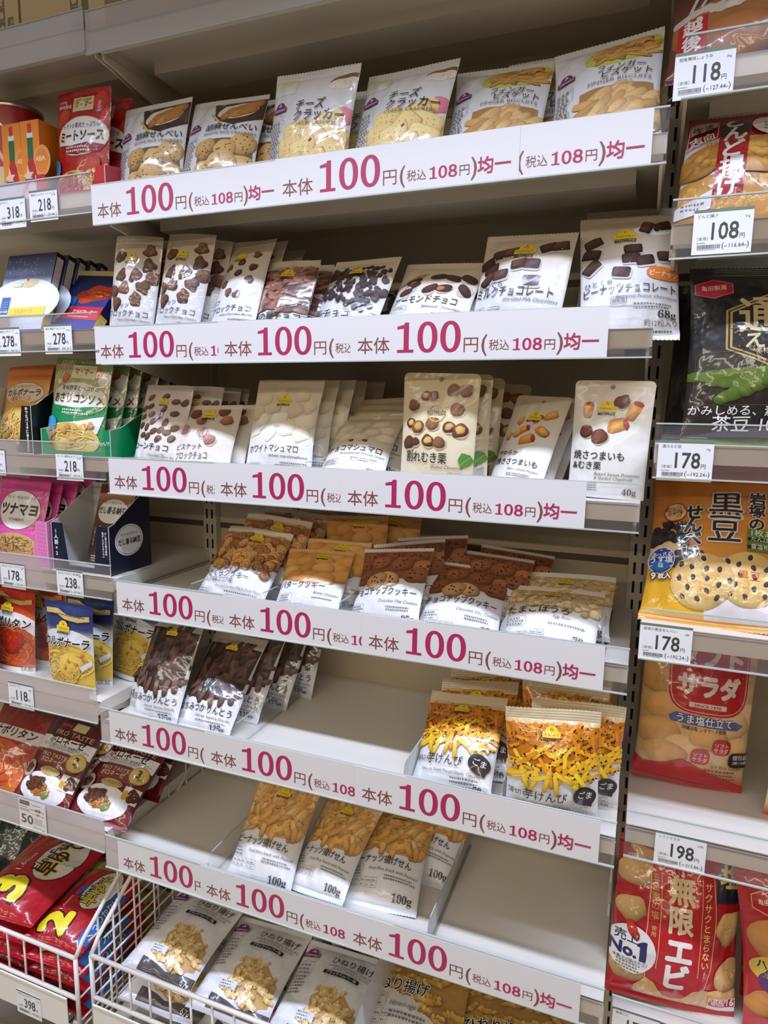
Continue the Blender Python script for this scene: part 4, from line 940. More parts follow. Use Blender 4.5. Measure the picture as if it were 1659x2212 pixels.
def a_hineri(A):
    H = A.H; A.poly([(22, 0), (100, 0), (100, H * .14), (60, H * .10), (22, H * .16)], (84, 78, 80))
    A.poly([(36, H * .40), (52, H * .52), (74, H * .50), (94, H * .38), (94, H * .18), (70, H * .10), (44, H * .16)], (206, 164, 104))
    for x, y in sorted([(RND.uniform(38, 90), RND.uniform(.13, .50)) for _ in range(46)], key=lambda p: -p[1]):
        if ((x - 64) / 30) ** 2 + ((y - .32) / .20) ** 2 < 1: twist(A, x, H * y, RND.uniform(9, 12), RND.uniform(-1.0, 1.1), (232, 194, 132))
    logo_p(A, 13, H * .79, 20); A.line([(5, H * .74), (12, H * .755), (22, H * .735)], .4, GR); A.box_note(3, H * .58, 20, 20, 4, (150, 146, 150)); A.greek(4, H * .53, 18, 5, 4)
    A.text('ひねり揚げ', 42, H * .77, 11.5, K, .008, w=52); A.text('HINERI-AGE FRIED SNACKS', 96, H * .725, 4.8, GR, align='r', w=56); A.text('(BLACK PEPPER FLAVOR)', 92, H * .695, 4.4, GR, align='r', w=46)
    A.rect(38, H * .635, 82, H * .675, (30, 28, 28)); A.text('ブラックペッパー味', 60, H * .643, 4.6, (236, 234, 232), .012, align='c', w=38)
    A.rect(28, H * .20, 50, H * .27, (227, 227, 230)); A.greek(30, H * .25, 18, 3, 3); A.text('67g', 84, H * .06, 8, (230, 228, 228), 0, rot=-.2)
def a_hinerib(A):
    H = A.H; A.poly([(0, H * .66), (60, H * .62), (100, H * .3), (100, H), (0, H)], (196, 150, 86))
    for _ in range(26): x, y = RND.uniform(4, 98), RND.uniform(.42, .92); (twist(A, x, H * y, 12, RND.uniform(-.9, .9), (224, 176, 96)) if y > .68 - .003 * x else None)
    for x, y in ((72, .48), (86, .42), (94, .55), (66, .56)): twist(A, x, H * y, 13, RND.uniform(-.5, .5), (238, 182, 84))
    A.text('ひねり揚げ', 5, H * .585, 15, K, .014, w=60, out=((240, 238, 234), .06)); A.text('Hineri-age Fried Snacks', 32, H * .46, 7, GR, shear=.25, w=58); A.box_note(4, H * .44, 24, 14); A.greek(34, H * .41, 40, 2, 4); A.table(4, H * .33, 30, 12, 4)
# --- the other makers' packs
def noodle_plate(A, cx, cy, rx, ry, cols, n=40, wd=1.7): A.ell(cx, cy, rx, ry, RND.choice(cols)); A.noodles(n, cx, cy, rx, ry, cols, wd)
def a_meat(A):
    H = A.H
    for x, y, r in ((84, .86, 14), (20, .76, 11), (96, .72, 12)): A.blob(x, H * y, r, r, (206, 52, 38), 0, .04, 2, n=20, hi=.5); A.ell(x, H * y + r * .3, r * .25, r * .18, (96, 110, 50), step=.02)
    A.rect(34, H * .80, 72, H * .93, (222, 222, 170)); A.text('マ・マー', 54, H * .835, 10, (190, 34, 34), .03, align='c', w=30); A.text('はばたく料理品質', 53, H * .895, 3.4, (90, 84, 60), .004, align='c')
    A.text('日清製粉', 6, H * .895, 3.8, (240, 236, 236), .01); A.text('welna', 5, H * .845, 9.5, (246, 240, 240), .02, w=26)
    A.ell(54, H * .565, 46, 25.5, (206, 172, 92)); A.ell(54, H * .565, 45, 24.6, (238, 238, 242)); A.poly([(12, H * .50), (40, H * .48), (70, H * .505), (96, H * .48), (88, H * .42), (54, H * .39), (22, H * .42)], (148, 26, 30))
    A.text('トマトの果肉たっぷりの', 54, H * .645, 7.5, (84, 46, 30), .012, align='c', w=66); A.text('ミートソース', 54, H * .53, 15, (52, 32, 22), .035, align='c', w=78, out=((226, 214, 190), .06)); A.greek(30, H * .455, 50, 2, 4.5, (240, 226, 220))
    noodle_plate(A, 50, H * .12, 46, 18, [(232, 190, 92), (222, 172, 74)]); A.blob(40, H * .12, 26, 13, (178, 52, 26), 0, .15, n=20); A.blob(78, H * .27, 16, 12, (196, 62, 28), .3, .15, n=20); A.noodles(22, 78, H * .17, 14, 14, [(232, 190, 92)])
    for _ in range(26): A.blob(RND.uniform(22, 62), RND.uniform(H * .06, H * .18), 2.6, 2, RND.choice([(206, 84, 44), (150, 40, 24)]), 0, .2, n=8)
    A.ell(9, H * .29, 11, 11, (64, 164, 216)); A.text('ママワザ', 10, H * .225, 6, (30, 40, 60), .02, align='c', w=20, out=((240, 246, 250), .05))
def a_asari(A):
    H = A.H; A.grad(0, H * .60, 100, H * .96, (206, 196, 150), (112, 140, 66), 5)
    for i in range(9): A.line([(2 + i * 3, H * .74), (14 + i * 2.6, H * .98)], 1.6, (150, 180, 90) if i % 2 else (206, 220, 160), .02)
    A.blob(92, H * .79, 11, 11, (236, 228, 214), 0, .1, n=18, hi=.25, dark=.25); A.blob(78, H * .86, 9, 8, (196, 112, 66), 0, .1); A.blob(24, H * .79, 7, 7, (206, 110, 60), 0, .1); A.blob(14, H * .74, 5, 5, (232, 220, 200), 0, .1)
    A.text('welna', 3, H * .885, 9.5, (206, 40, 44), .02, w=28, out=((240, 236, 220), .04)); A.rect(34, H * .79, 76, H * .93, (224, 222, 176)); A.text('マ・マー', 55, H * .835, 10, (190, 34, 34), .03, align='c', w=31)
    A.ell(52, H * .575, 48, 23.5, (206, 180, 96)); A.ell(52, H * .575, 47, 22.6, (238, 236, 226)); A.poly([(8, H * .50), (50, H * .48), (96, H * .52), (82, H * .42), (52, H * .40), (22, H * .43)], (20, 138, 84))
    A.text('香味野菜たっぷりの', 54, H * .665, 7.5, (52, 66, 30), .014, align='c', w=64, out=((238, 236, 226), .03)); A.text('あさりコンソメ', 52, H * .535, 15, (54, 34, 26), .03, align='c', w=86, out=((238, 232, 214), .06)); A.greek(30, H * .445, 46, 2, 4, (226, 240, 230))
    A.poly([(20, H * .30), (60, H * .34), (98, H * .42), (92, H * .24), (60, H * .10)], (240, 240, 236)); noodle_plate(A, 50, H * .14, 46, 24, [(236, 206, 122), (226, 190, 100), (242, 218, 144)], 46)
    for x, y in ((40, .23), (46, .27), (82, .31), (74, .29), (18, .20), (56, .12), (10, .12)): A.blob(x, H * y, 5.5, 4.5, (196, 142, 84), RND.uniform(0, 3), .2, n=14)
    A.ell(10, H * .30, 12, 10, (70, 168, 220)); A.text('ママワザ', 11, H * .245, 6.5, (36, 44, 60), .02, align='c', w=22, out=((240, 246, 250), .05))
def a_carbq(A):
    H = A.H; A.rect(0, H * .82, 100, H, (214, 122, 46)); A.grad(0, H * .62, 100, H * .82, (232, 176, 84), (220, 140, 60), 4)
    A.ell(48, H * .66, 46, 18, (90, 52, 30)); A.ell(48, H * .66, 45, 17.3, (232, 214, 190)); A.text('キユーピーあえるパスタソース', 48, H * .73, 5.5, (50, 36, 30), .01, align='c', w=58); A.text('カルボナーラ', 48, H * .635, 13, (44, 30, 26), .025, align='c', w=76); A.text('濃厚チーズ', 46, H * .575, 8, (222, 122, 50), .015, align='c', w=46)
    noodle_plate(A, 46, H * .28, 50, 40, [(238, 200, 106), (228, 180, 84), (246, 216, 134)], 60)
    for x, y in ((20, .36), (40, .22), (64, .30), (30, .16), (70, .18)): A.blob(x, H * y, 6, 4, (206, 128, 84), RND.uniform(0, 3), .2)
def a_tuna(A):
    H = A.H
    for i in range(17):
        for j in range(int(H / 6)): A.ell(3 + i * 6 + (3 if j % 2 else 0), 3 + j * 6, .8, .8, (190, 60, 140), n=8, step=0 if i or j else .05)
    A.ell(50, H * .60, 42, 30, (90, 30, 60)); A.ell(50, H * .60, 41, 29.2, (240, 238, 238)); A.text('キユーピーあえるパスタソース', 50, H * .735, 6, K, .02, align='c', w=56); A.text('ツナマヨ', 50, H * .55, 20, K, .045, align='c', w=72); A.text('きざみ海苔付き', 50, H * .47, 4.5, K, .01, align='c')
    A.ell(50, H * .16, 46, 20, (206, 172, 106)); A.noodles(40, 50, H * .16, 44, 18, [(222, 186, 116), (206, 164, 92)])
    for _ in range(40): x, y = RND.uniform(24, 76), RND.uniform(H * .10, H * .26); a = RND.uniform(0, 3); A.line([(x, y), (x + 6 * math.cos(a), y + 6 * math.sin(a))], .8, (56, 40, 44), .01)
def a_natto(A):
    H = A.H; A.rect(0, H * .88, 100, H, (120, 34, 34)); A.grad(0, H * .7, 100, H * .88, (110, 74, 50), (190, 142, 90), 4)
    A.ell(52, H * .66, 42, 23, (90, 60, 40)); A.ell(52, H * .66, 41, 22.3, (238, 234, 230)); A.text('キユーピーあえるパスタソース', 54, H * .75, 6, K, .02, align='c', w=58); A.text('だし香る納豆', 52, H * .635, 14, K, .03, align='c', w=76)
    A.text('香り引きたつ', 30, H * .44, 6.5, (236, 226, 206), .01, vert=1.05); A.text('五種の薬味', 16, H * .42, 6.5, (236, 226, 206), .01, vert=1.05)
    noodle_plate(A, 66, H * .18, 32, 22, [(226, 196, 130), (210, 174, 104)], 40); A.ell(26, H * .10, 13, 10, (86, 54, 40)); A.greek(18, H * .11, 16, 3, 4, (226, 210, 190))
def a_carb(A):
    H = A.H; A.ell(50, H * .46, 66, 36, (228, 229, 234)); A.ell(50, H * .28, 60, 40, (232, 196, 84)); A.noodles(70, 50, H * .28, 56, 38, [(242, 206, 92), (232, 188, 72), (248, 220, 120)], 2.2)
    A.blob(62, H * .34, 24, 17, (244, 212, 104), .2, .1, n=20, hi=.2, dark=.3); A.noodles(26, 62, H * .26, 18, 20, [(248, 220, 112), (236, 196, 84)], 2.4)
    for x, y in ((18, .40), (60, .38), (74, .35), (30, .16), (54, .30), (84, .45)): A.blob(x, H * y, 3.6, 2.6, (224, 126, 66), RND.uniform(0, 3), .2, n=10)
    for _ in range(40): A.ell(RND.uniform(8, 92), RND.uniform(H * .06, H * .48), .5, .5, (70, 60, 30), n=6, step=.01)
    A.line([(8, H * .90), (30, H * .90), (50, H * .85), (75, H * .835), (96, H * .86)], 7.5, (206, 178, 110)); A.greek(30, H * .865, 60, 1, 4, (90, 70, 40), rot=-.03)
    logo_y(A, 47, H * .70, 27); A.text('カルボナーラ', 50, H * .53, 17, (46, 32, 28), .03, align='c', w=90, shear=.1, out=((238, 236, 234), .06))
    A.poly([(80, H * .32), (98, H * .40), (98, H * .34), (84, H * .27)], (224, 226, 232)); A.rect(0, 0, 100, H * .055, (240, 240, 240)); A.text('2人前', 97, H * .02, 8, K, align='r')
def a_napo(A):
    H = A.H; A.ell(50, H * .46, 66, 36, (238, 234, 232)); A.ell(50, H * .30, 58, 38, (206, 84, 36)); A.noodles(60, 50, H * .30, 54, 36, [(218, 96, 40), (200, 70, 28), (232, 124, 58)], 2.2); A.blob(60, H * .36, 26, 18, (190, 46, 24), .2, .12, n=20)
    for _ in range(16): A.blob(RND.uniform(36, 84), RND.uniform(H * .28, H * .44), 3.6, 2.8, RND.choice([(206, 66, 34), (170, 36, 22)]), 0, .2, n=10)
    A.line([(8, H * .90), (30, H * .90), (50, H * .85), (75, H * .835), (96, H * .86)], 7.5, (214, 176, 104)); A.greek(30, H * .865, 60, 1, 4, (90, 70, 40), rot=-.03)
    logo_y(A, 47, H * .72, 27); A.text('ナポリタン', 50, H * .54, 17, (46, 32, 28), .03, align='c', w=88, shear=.1, out=((238, 236, 234), .06)); A.rect(0, 0, 100, H * .06, (240, 238, 236)); A.text('2人前', 97, H * .02, 8, K, align='r')
def a_bolo(A):
    H = A.H; A.text('welna', 24, H * .865, 8, (206, 70, 76), .015, w=18); A.rect(48, H * .84, 70, H * .93, (206, 194, 140)); A.text('PRO TASTE', 56, H * .765, 9.5, (206, 172, 120), .0, align='c', w=66)
    A.rect(2, H * .59, 98, H * .74, (232, 230, 230)); A.text('ボロネーゼ', 52, H * .675, 13, (44, 26, 24), .03, align='c', w=64); A.text('〜じっくり煮込んだお肉と香味野菜のコク〜', 52, H * .635, 5, (60, 40, 36), .014, align='c', w=82); A.greek(28, H * .615, 48, 2, 3)
    A.rect(20, H * .42, 86, H * .58, (128, 58, 50)); A.text('PRO TASTE', 46, H * .52, 7, (226, 204, 180), .0, align='c', w=46); A.text('ボロネーゼ', 46, H * .46, 8, (232, 214, 200), .01, align='c', w=40)
    A.ell(50, H * .20, 40, 20, (236, 236, 242)); A.noodles(40, 44, H * .20, 22, 11, [(206, 130, 60), (190, 110, 48)], 1.6); A.blob(38, H * .235, 18, 8, (92, 50, 34), .3, .2, n=20)
    for _ in range(20): A.blob(RND.uniform(22, 54), RND.uniform(H * .20, H * .28), 3, 2.4, RND.choice([(108, 62, 44), (76, 42, 30)]), 0, .2, n=8)
    A.blob(60, H * .15, 7, 4, (126, 146, 70), .3, .2); A.ell(12, H * .36, 13, 11, (190, 176, 168)); A.blob(12, H * .36, 9, 7, (106, 60, 42), 0, .2); A.rect(76, H * .24, 98, H * .40, (232, 230, 228)); A.blob(90, H * .32, 8, 9, (84, 40, 30), 0, .15); A.ell(80, H * .31, 4, 6, (214, 160, 60)); A.ell(54, H * .385, 17, 5, (190, 168, 96)); A.text('アレンジにもおすすめ', 54, H * .378, 4.4, (60, 44, 26), .01, align='c', w=30)
    A.ell(84, H * .53, 13, 12, (196, 160, 74)); A.ell(84, H * .53, 11.6, 10.6, (214, 184, 104)); A.text('3', 83, H * .51, 14, (52, 34, 30), .03, align='c'); A.text('袋入', 88, H * .48, 4.5, (52, 34, 30), .01, align='c')
def a_dondo(A):
    H = A.H; Y = lambda v: max(2, v - 3) * H / 122
    A.rect(0, Y(92), 100, H, (176, 28, 42)); A.poly([(0, Y(84)), (16, Y(92)), (34, Y(95)), (56, Y(92)), (100, Y(96)), (100, Y(40)), (0, Y(40))], (238, 236, 238))
    for x, y, r, s in ((76, 50, .2, 30), (16, 36, .3, 22), (44, 38, .1, 26), (88, 36, .4, 22), (20, 24, .2, 22), (56, 22, .3, 26), (86, 18, .1, 24), (18, 68, .55, 24), (76, 72, .25, 32)):
        A.blob(x, Y(y), s, s * .66, (206, 150, 74), r, .1, 2.2, n=24, hi=.3, dark=.45)
        for _ in range(16): a = RND.uniform(0, 6.3); d = s * RND.uniform(.05, .8); A.blob(x + d * math.cos(a), Y(y) + d * .6 * math.sin(a), s * .2, s * .12, (220, 168, 86), a, .25, n=10, hi=.35, dark=.2)
    A.rect(30, Y(30), 55, H, (44, 20, 24)); A.rect(30, Y(30), 55, Y(92), (172, 26, 40)); A.text('どんど揚げ', 43, Y(106), 21, (244, 242, 242), .035, vert=.90)
    A.frame([(3, Y(86)), (28, Y(93)), (28, Y(121)), (3, Y(113))], .8, (240, 226, 222)); A.poly([(4, Y(101)), (27, Y(108)), (27, Y(120)), (4, Y(112))], (206, 188, 182)); A.text('生活', 16, Y(104), 9.5, (54, 30, 30), .03, align='c', rot=.24); A.text('志向', 16, Y(90), 11, (246, 240, 240), .03, align='c', rot=.24); A.text('合成保存料 不使用', 17, Y(82), 3.6, (244, 226, 224), .012, align='c', rot=.22, w=27)
    A.ell(78, Y(106), 22, 15, (240, 238, 240)); A.greek(66, Y(106), 20, 3, 4); A.text('小麦粉', 60, Y(136), 8, (240, 226, 224), .01); A.text('米麹の', 60, Y(126), 8, (240, 226, 224), .01)
    A.poly([(0, Y(24)), (30, Y(36)), (30, Y(20)), (0, Y(12))], (238, 236, 240)); A.greek(5, Y(24), 20, 2, 4)
def a_eda(A):
    H = A.H
    hx = lambda cx, cy, a, b: [(cx - a, cy + b * .5), (cx, cy + b), (cx + a, cy + b * .5), (cx + a, cy - b * .5), (cx, cy - b), (cx - a, cy - b * .5)]
    A.poly(hx(17, H * .875, 14, 8), (206, 110, 116)); A.poly(hx(17, H * .875, 13.2, 7.3), (182, 26, 44)); A.text('亀田製菓', 17, H * .868, 4.4, (242, 214, 204), .02, align='c', w=18)
    A.poly(hx(62, H * .63, 37, 31), (178, 150, 92)); A.poly(hx(62, H * .63, 35.5, 29.6), (52, 34, 32)); A.poly(hx(62, H * .63, 34, 28.4), (190, 162, 100)); A.poly(hx(62, H * .63, 32.4, 27), (20, 16, 16))
    A.text('通', 49, H * .63, 31, (206, 184, 134), .02, align='c'); A.text('の', 80, H * .64, 19, (206, 184, 134), .015, align='c'); A.text('えだ豆', 62, H * .53, 18, (216, 200, 156), .02, align='c', w=46); A.text('-素材派チップス-', 62, H * .495, 5, (216, 200, 156), .01, align='c', w=34)
    A.frame(A.ring(52, H * .36, 47, 20, 0, 40, 14), .3, (96, 92, 88))
    for x0, y0, x1, y1, w in ((6, .375, 66, .40, 5.2), (20, .34, 70, .35, 4.6), (26, .255, 72, .43, 6)):
        t = np.linspace(0, 1, 7)
        for q in t: A.blob(x0 + (x1 - x0) * q, H * (y0 + (y1 - y0) * q - .012 * math.sin(PI * q)), (x1 - x0) * .11 + 2, w * (.75 + .3 * math.sin(PI * q)), (84, 106, 36), math.atan2((y1 - y0) * H, x1 - x0), .05, 2.2, n=14, hi=.45, dark=.4, jit=.04)
    A.blob(88, H * .34, 20, 17, (190, 166, 88), .3, .08, 3.2, n=22, hi=.25, dark=.35)
    for _ in range(20): A.blob(88 + RND.uniform(-14, 10), H * .34 + RND.uniform(-12, 12), 1.8, 1, (140, 112, 50), 0, .2, n=8)
    A.text('かみしめる、素材のおいしさ', 3, H * .165, 8, (232, 230, 228), .008, w=112); A.text('茶豆 100%使用', 20, H * .085, 12, (238, 236, 234), .01, w=86)
    A.rect(0, 0, 100, H * .035, (120, 160, 60))
def a_kuro(A):
    H = A.H; A.grad(0, 0, 100, H * .36, (232, 176, 36), (236, 184, 50), 3); A.grad(0, H * .36, 100, H, (226, 150, 60), (214, 130, 40), 4)
    A.poly([(0, H * .47), (22, H * .46), (28, H * .32), (0, H * .36)], (232, 200, 146)); A.poly([(22, H * .46), (30, H * .44), (30, H * .33), (28, H * .32)], (190, 140, 86)); A.poly([(34, H * .36), (100, H * .40), (100, 0), (40, 0)], (226, 220, 226))
    for _ in range(80): x, y = RND.uniform(1, 25), RND.uniform(.465, .585); A.blob(x, H * (y - .0003 * (x - 14) ** 2), 2.5, 2.2, (40, 36, 44), 0, .05, hi=1.3, n=10)
    for _ in range(40): x, y = RND.uniform(19, 36), RND.uniform(.28, .40); A.blob(x, H * y, 2.5, 2.2, (44, 46, 66), 0, .05, hi=.9, n=10)
    def sen(x, y, r, bl):
        A.blob(x, y, r, r * .93, (232, 196, 126), 0, .04, 2, n=26, hi=.18, dark=.28, jit=0)
        for _ in range(16): a = RND.uniform(0, 6.3); d = r * RND.uniform(.1, .8); A.blob(x + d * math.cos(a), y + d * .9 * math.sin(a), r * .17, r * .11, RND.choice([(240, 212, 150), (222, 176, 100)]), a, .25, n=10, hi=.15, dark=.08)
        for i in range(15): a = i * 2.39 + .4; d = r * math.sqrt((i + .6) / 16.5) * .95; A.blob(x + d * math.cos(a), y + d * .92 * math.sin(a), 1.5, 2.1, (54, 46, 60), RND.uniform(-.6, .6), .1, hi=1.0, n=10)
    sen(64, H * .265, 19, 0); A.text('黒豆', 64, H * .26, 7, (206, 110, 60), .0, align='c'); sen(36, H * .235, 19.5, 1)
    O = (236, 226, 214)
    for t, x, y, em in (('黒', 48, .625, 23), ('豆', 48, .475, 22)): A.text(t, x, H * y, em, K, .012, align='c', out=(O, .045))
    A.text('せんべい', 28, H * .605, 12.5, K, .04, out=(O, .06), vert=.80); A.text('岩塚の', 67, H * .72, 10.5, K, .035, out=(O, .06), vert=.95)
    A.ell(16, H * .645, 7.6, 7.2, (176, 40, 36)); A.ell(16, H * .645, 6.9, 6.5, (236, 200, 146)); A.text('日本の', 18.5, H * .665, 3.2, (120, 30, 24), .01, vert=1.0); A.text('お米', 15.5, H * .655, 3.2, (120, 30, 24), .01, vert=1.0); A.text('100%', 12.5, H * .665, 1.8, (120, 30, 24), .0, align='c'); A.text('使用', 12.5, H * .645, 2.6, (176, 40, 36), .0, vert=1.0); A.text('だからおいしい', 16, H * .575, 2.6, (120, 30, 24), .01, align='c')
    A.ell(9.6, H * .345, 8.9, 9.4, (226, 232, 240)); A.ell(9.6, H * .345, 8.3, 8.8, (30, 62, 150)); A.ell(9.6, H * .315, 6, 4, (34, 120, 200)); A.text('あっさり', 9.6, H * .368, 3.8, (240, 244, 250), .02, align='c', w=12.5); A.text('うす塩', 9.6, H * .333, 5.4, (240, 244, 250), .03, align='c', w=15); A.text('味', 9.6, H * .302, 4, (240, 244, 250), .02, align='c')
    A.text('9', 4, H * .235, 6.5, (246, 246, 246), .05, out=(K, .09)); A.text('枚入', 8.5, H * .24, 4.4, (246, 246, 246), .04, out=(K, .09))
    A.rect(62, H * .42, 100, H * .55, (96, 136, 46)); A.text('1枚あたり', 64, H * .51, 5.5, (240, 240, 220), .01); A.rect(62, H * .475, 100, H * .497, (26, 30, 22)); A.rect(62, H * .432, 100, H * .454, (26, 30, 22)); A.text('たんぱく質', 64, H * .478, 3.6, (236, 236, 220), .01); A.text('食塩相当量', 64, H * .435, 3.6, (236, 236, 220), .01)
def a_soft(A):
    H = A.H
    for x, y, s in ((18, .86, 20), (88, .82, 18), (12, .66, 19), (24, .50, 20), (92, .50, 20), (78, .44, 20), (18, .33, 21), (40, .26, 20), (62, .36, 18), (90, .30, 16), (26, .20, 20)): A.blob(x, H * y, s, s * .7, RND.choice([(226, 176, 116), (218, 164, 100), (232, 190, 134)]), RND.uniform(-.4, .5), .08, 2.2, n=22, hi=.3, dark=.35)
    R_ = (186, 28, 40)
    A.ell(57, H * .74, 37, 38, (232, 170, 150), 0, 40, 4); A.ell(57, H * .74, 36, 37, R_, 0, 40, 4); A.frame(A.ring(57, H * .74, 34, 35, 0, 40, 4), .7, (236, 196, 180))
    A.text('ソフト', 57, H * .79, 22, (232, 214, 206), .06, align='c', w=56); A.text('サラダ', 57, H * .615, 21, (232, 214, 206), .06, align='c', w=54); A.rect(40, H * .535, 74, H * .565, (232, 206, 190)); A.text('SINCE 1970', 57, H * .54, 3.6, (120, 30, 34), .02, align='c', w=24)
    A.poly([(24, H * .46), (30, H * .49), (84, H * .475), (92, H * .45), (86, H * .42), (26, H * .43)], (92, 100, 150)); A.text('うま塩仕立て', 56, H * .437, 9, (236, 236, 242), .02, align='c', w=50, out=((56, 56, 96), .06)); A.text('沖縄の塩 シママース使用', 56, H * .395, 4.4, (70, 46, 36), .01, align='c', w=40)
    for x, y in ((74, .31), (56, .235)): A.ell(x, H * y, 8.5, 7.5, R_, 0, 28, 3); A.text('ソフト', x, H * y, 4.6, (240, 214, 206), .02, align='c'); A.text('サラダ', x, H * y - 4.5, 4.6, (240, 214, 206), .02, align='c')
    A.poly([(0, 0), (100, 0), (100, H * .06), (70, H * .13), (40, H * .20), (28, H * .15), (8, H * .12), (0, H * .16)], R_)
    A.ell(93, H * .235, 11, 7, (46, 36, 44), 0, 28, 4); A.text('個包装', 93, H * .24, 5, (236, 230, 230), .01, align='c'); A.text('2枚×10袋', 93, H * .212, 3.4, (236, 230, 230), .01, align='c'); A.text('Soft Rice Cracker', 96, H * .175, 4, (90, 50, 40), align='r'); A.greek(62, H * .15, 34, 3, 3.4, (150, 60, 60))
def a_ebi(A):
    H = A.H; A.poly([(8, H * .97), (40, H * .90), (30, H * .80), (10, H * .92)], (236, 176, 52)); A.rect(78, H * .70, 100, H * .94, (34, 38, 56)); A.text('塩', 90, H * .80, 20, (226, 206, 120), .03, align='c')
    for x, y, s, r in ((15, .80, 15, .2), (12, .57, 12, .6), (90, .56, 13, 1.2), (14, .22, 16, .4), (40, .10, 20, .2), (66, .06, 20, 0), (88, .10, 16, .3), (92, .28, 14, 1.1)):
        A.blob(x, H * y, s, s * .78, (220, 178, 120), r, .12, 2.2, n=22, hi=.3, dark=.4)
        for _ in range(9): a = RND.uniform(0, 6.3); d = s * RND.uniform(.1, .7); A.blob(x + d * math.cos(a), H * y + d * .75 * math.sin(a), s * .14, s * .1, (232, 196, 142), a, .2, n=8, hi=.3, dark=.2)
    R_ = (190, 20, 34); pts = [(26, H * .86), (34, H * .86), (38, H * .93), (50, H * .97), (62, H * .93), (66, H * .86), (75, H * .86), (78, H * .60), (76, H * .30), (73, H * .18), (64, H * .16), (58, H * .09), (50, H * .075), (42, H * .09), (34, H * .16), (27, H * .18), (24, H * .40)]
    A.poly(pts, R_); A.frame(pts, .7, (236, 190, 150))
    for x in (34, 66): A.line([(x, H * .82), (x, H * .26)], .5, (236, 190, 150))
    A.ell(50, H * .885, 6.5, 4, (200, 60, 50), 0); A.frame(A.ring(50, H * .89, 6.5, 4.5, 0, 20), .5, (236, 170, 140))
    for dx in (-5, -2.5, 0, 2.5, 5): A.line([(50 + dx, H * .875), (50 + dx * 1.5, H * .845), (50 + dx * 1.2, H * .825)], .5, (236, 170, 140), .02)
    G = (226, 206, 160)
    A.text('無', 50, H * .68, 22, G, .035, align='c'); A.text('限', 50, H * .515, 21, (236, 222, 190), .035, align='c'); A.text('エ', 50, H * .335, 23, (242, 240, 242), .05, align='c'); A.text('ビ', 50, H * .17, 23, (242, 240, 242), .05, align='c')
    A.text('サクサク', 70.5, H * .765, 7, (232, 212, 150), .015, vert=1.05); A.text('とまらない!', 70.5, H * .54, 6.6, (240, 226, 150), .015, vert=1.05); A.text('五島灘の塩', 29.5, H * .77, 6.2, (226, 180, 110), .01, vert=1.08); A.text('使用', 29.5, H * .49, 4.4, (226, 180, 110), .01, vert=1.05)
    A.ell(15, H * .33, 18, 19, (238, 238, 244)); A.blob(15, H * .445, 4, 8, (206, 44, 46), .5, .1, hi=.3); A.text('売上', 11, H * .37, 9, (40, 40, 80), .02, align='c', w=17); A.text('No.', 9, H * .285, 12.5, (34, 40, 96), .05, align='c', w=19); A.poly([(21, H * .275), (26, H * .275), (26, H * .40), (23, H * .40), (19, H * .375), (19, H * .36), (21, H * .36)], (34, 40, 96)); A.text('米菓(エビ味)カテゴリ', 15, H * .25, 3.2, (50, 50, 70), .008, align='c', w=25); A.greek(5, H * .235, 20, 3, 2.4)
    A.rect(78, H * .06, 99, H * .14, (226, 222, 226)); A.rect(78.5, H * .085, 98.5, H * .136, (196, 24, 44)); A.text('目安枚数', 85.5, H * .115, 3.6, (244, 240, 240), .015, align='c'); A.text('個包装', 85.5, H * .095, 3.2, (244, 240, 240), .01, align='c'); A.text('16', 95, H * .093, 8, (246, 244, 244), .02, align='c')
def a_hachi(A):
    H = A.H; hx = [(10, H * .86), (24, H * .90), (38, H * .86), (38, H * .79), (24, H * .75), (10, H * .79)]; A.frame(hx, .9, (236, 190, 180)); A.text('亀田製菓', 24, H * .815, 4.4, (240, 214, 206), .02, align='c', w=18)
    for x, y, s in ((30, .62, 26), (16, .22, 16), (44, .20, 22), (76, .5, 24)): A.blob(x, H * y, s, s * .72, (206, 142, 76), .3, .12, 2.2, n=22, hi=.3, dark=.45)
    A.ell(30, H * .44, 26, 13, (232, 196, 70)); A.ell(34, H * .37, 24, 13, (96, 46, 116)); A.text('ハチミツ', 26, H * .45, 8.5, (40, 30, 24), .03, align='c', out=((240, 226, 150), .04)); A.text('仕立て', 26, H * .405, 7.5, (40, 30, 24), .03, align='c', out=((240, 226, 150), .04)); A.text('醤油味', 34, H * .345, 9.5, (244, 240, 244), .03, align='c', out=((60, 24, 76), .05))
def a_shoyu(A):
    H = A.H
    for x, y, s in ((20, .45, 24), (60, .42, 26), (90, .5, 22), (40, .25, 22), (76, .24, 22)): A.blob(x, H * y, s, s * .6, (168, 108, 62), .1, .1, 2.2, n=22, hi=.3, dark=.5)
    for i in range(9): A.blob(6 + i * 6, H * (.55 + .03 * math.sin(i)), 7, 3, (226, 216, 214), .3, .3, n=12, hi=.1, dark=.1)
    A.line([(10, H * .60), (14, H * .74), (24, H * .82), (34, H * .80)], 2.2, (236, 232, 232)); A.line([(16, H * .62), (20, H * .72), (30, H * .78), (38, H * .82)], 2.0, (236, 232, 232))
    A.rect(40, H * .60, 50, H * .86, (196, 24, 38)); A.text('しょうゆ', 45, H * .79, 6.6, (244, 236, 236), .02, vert=1.0); A.rect(50, H * .70, 76, H * .86, (228, 229, 234)); A.text('樽', 56, H * .735, 10, K, .03, align='c'); A.text('焼', 67, H * .735, 11, K, .03, align='c')
    A.rect(4, H * .08, 20, H * .5, (196, 24, 38)); A.text('越後', 12, H * .38, 11, (244, 240, 240), .03, vert=1.05)
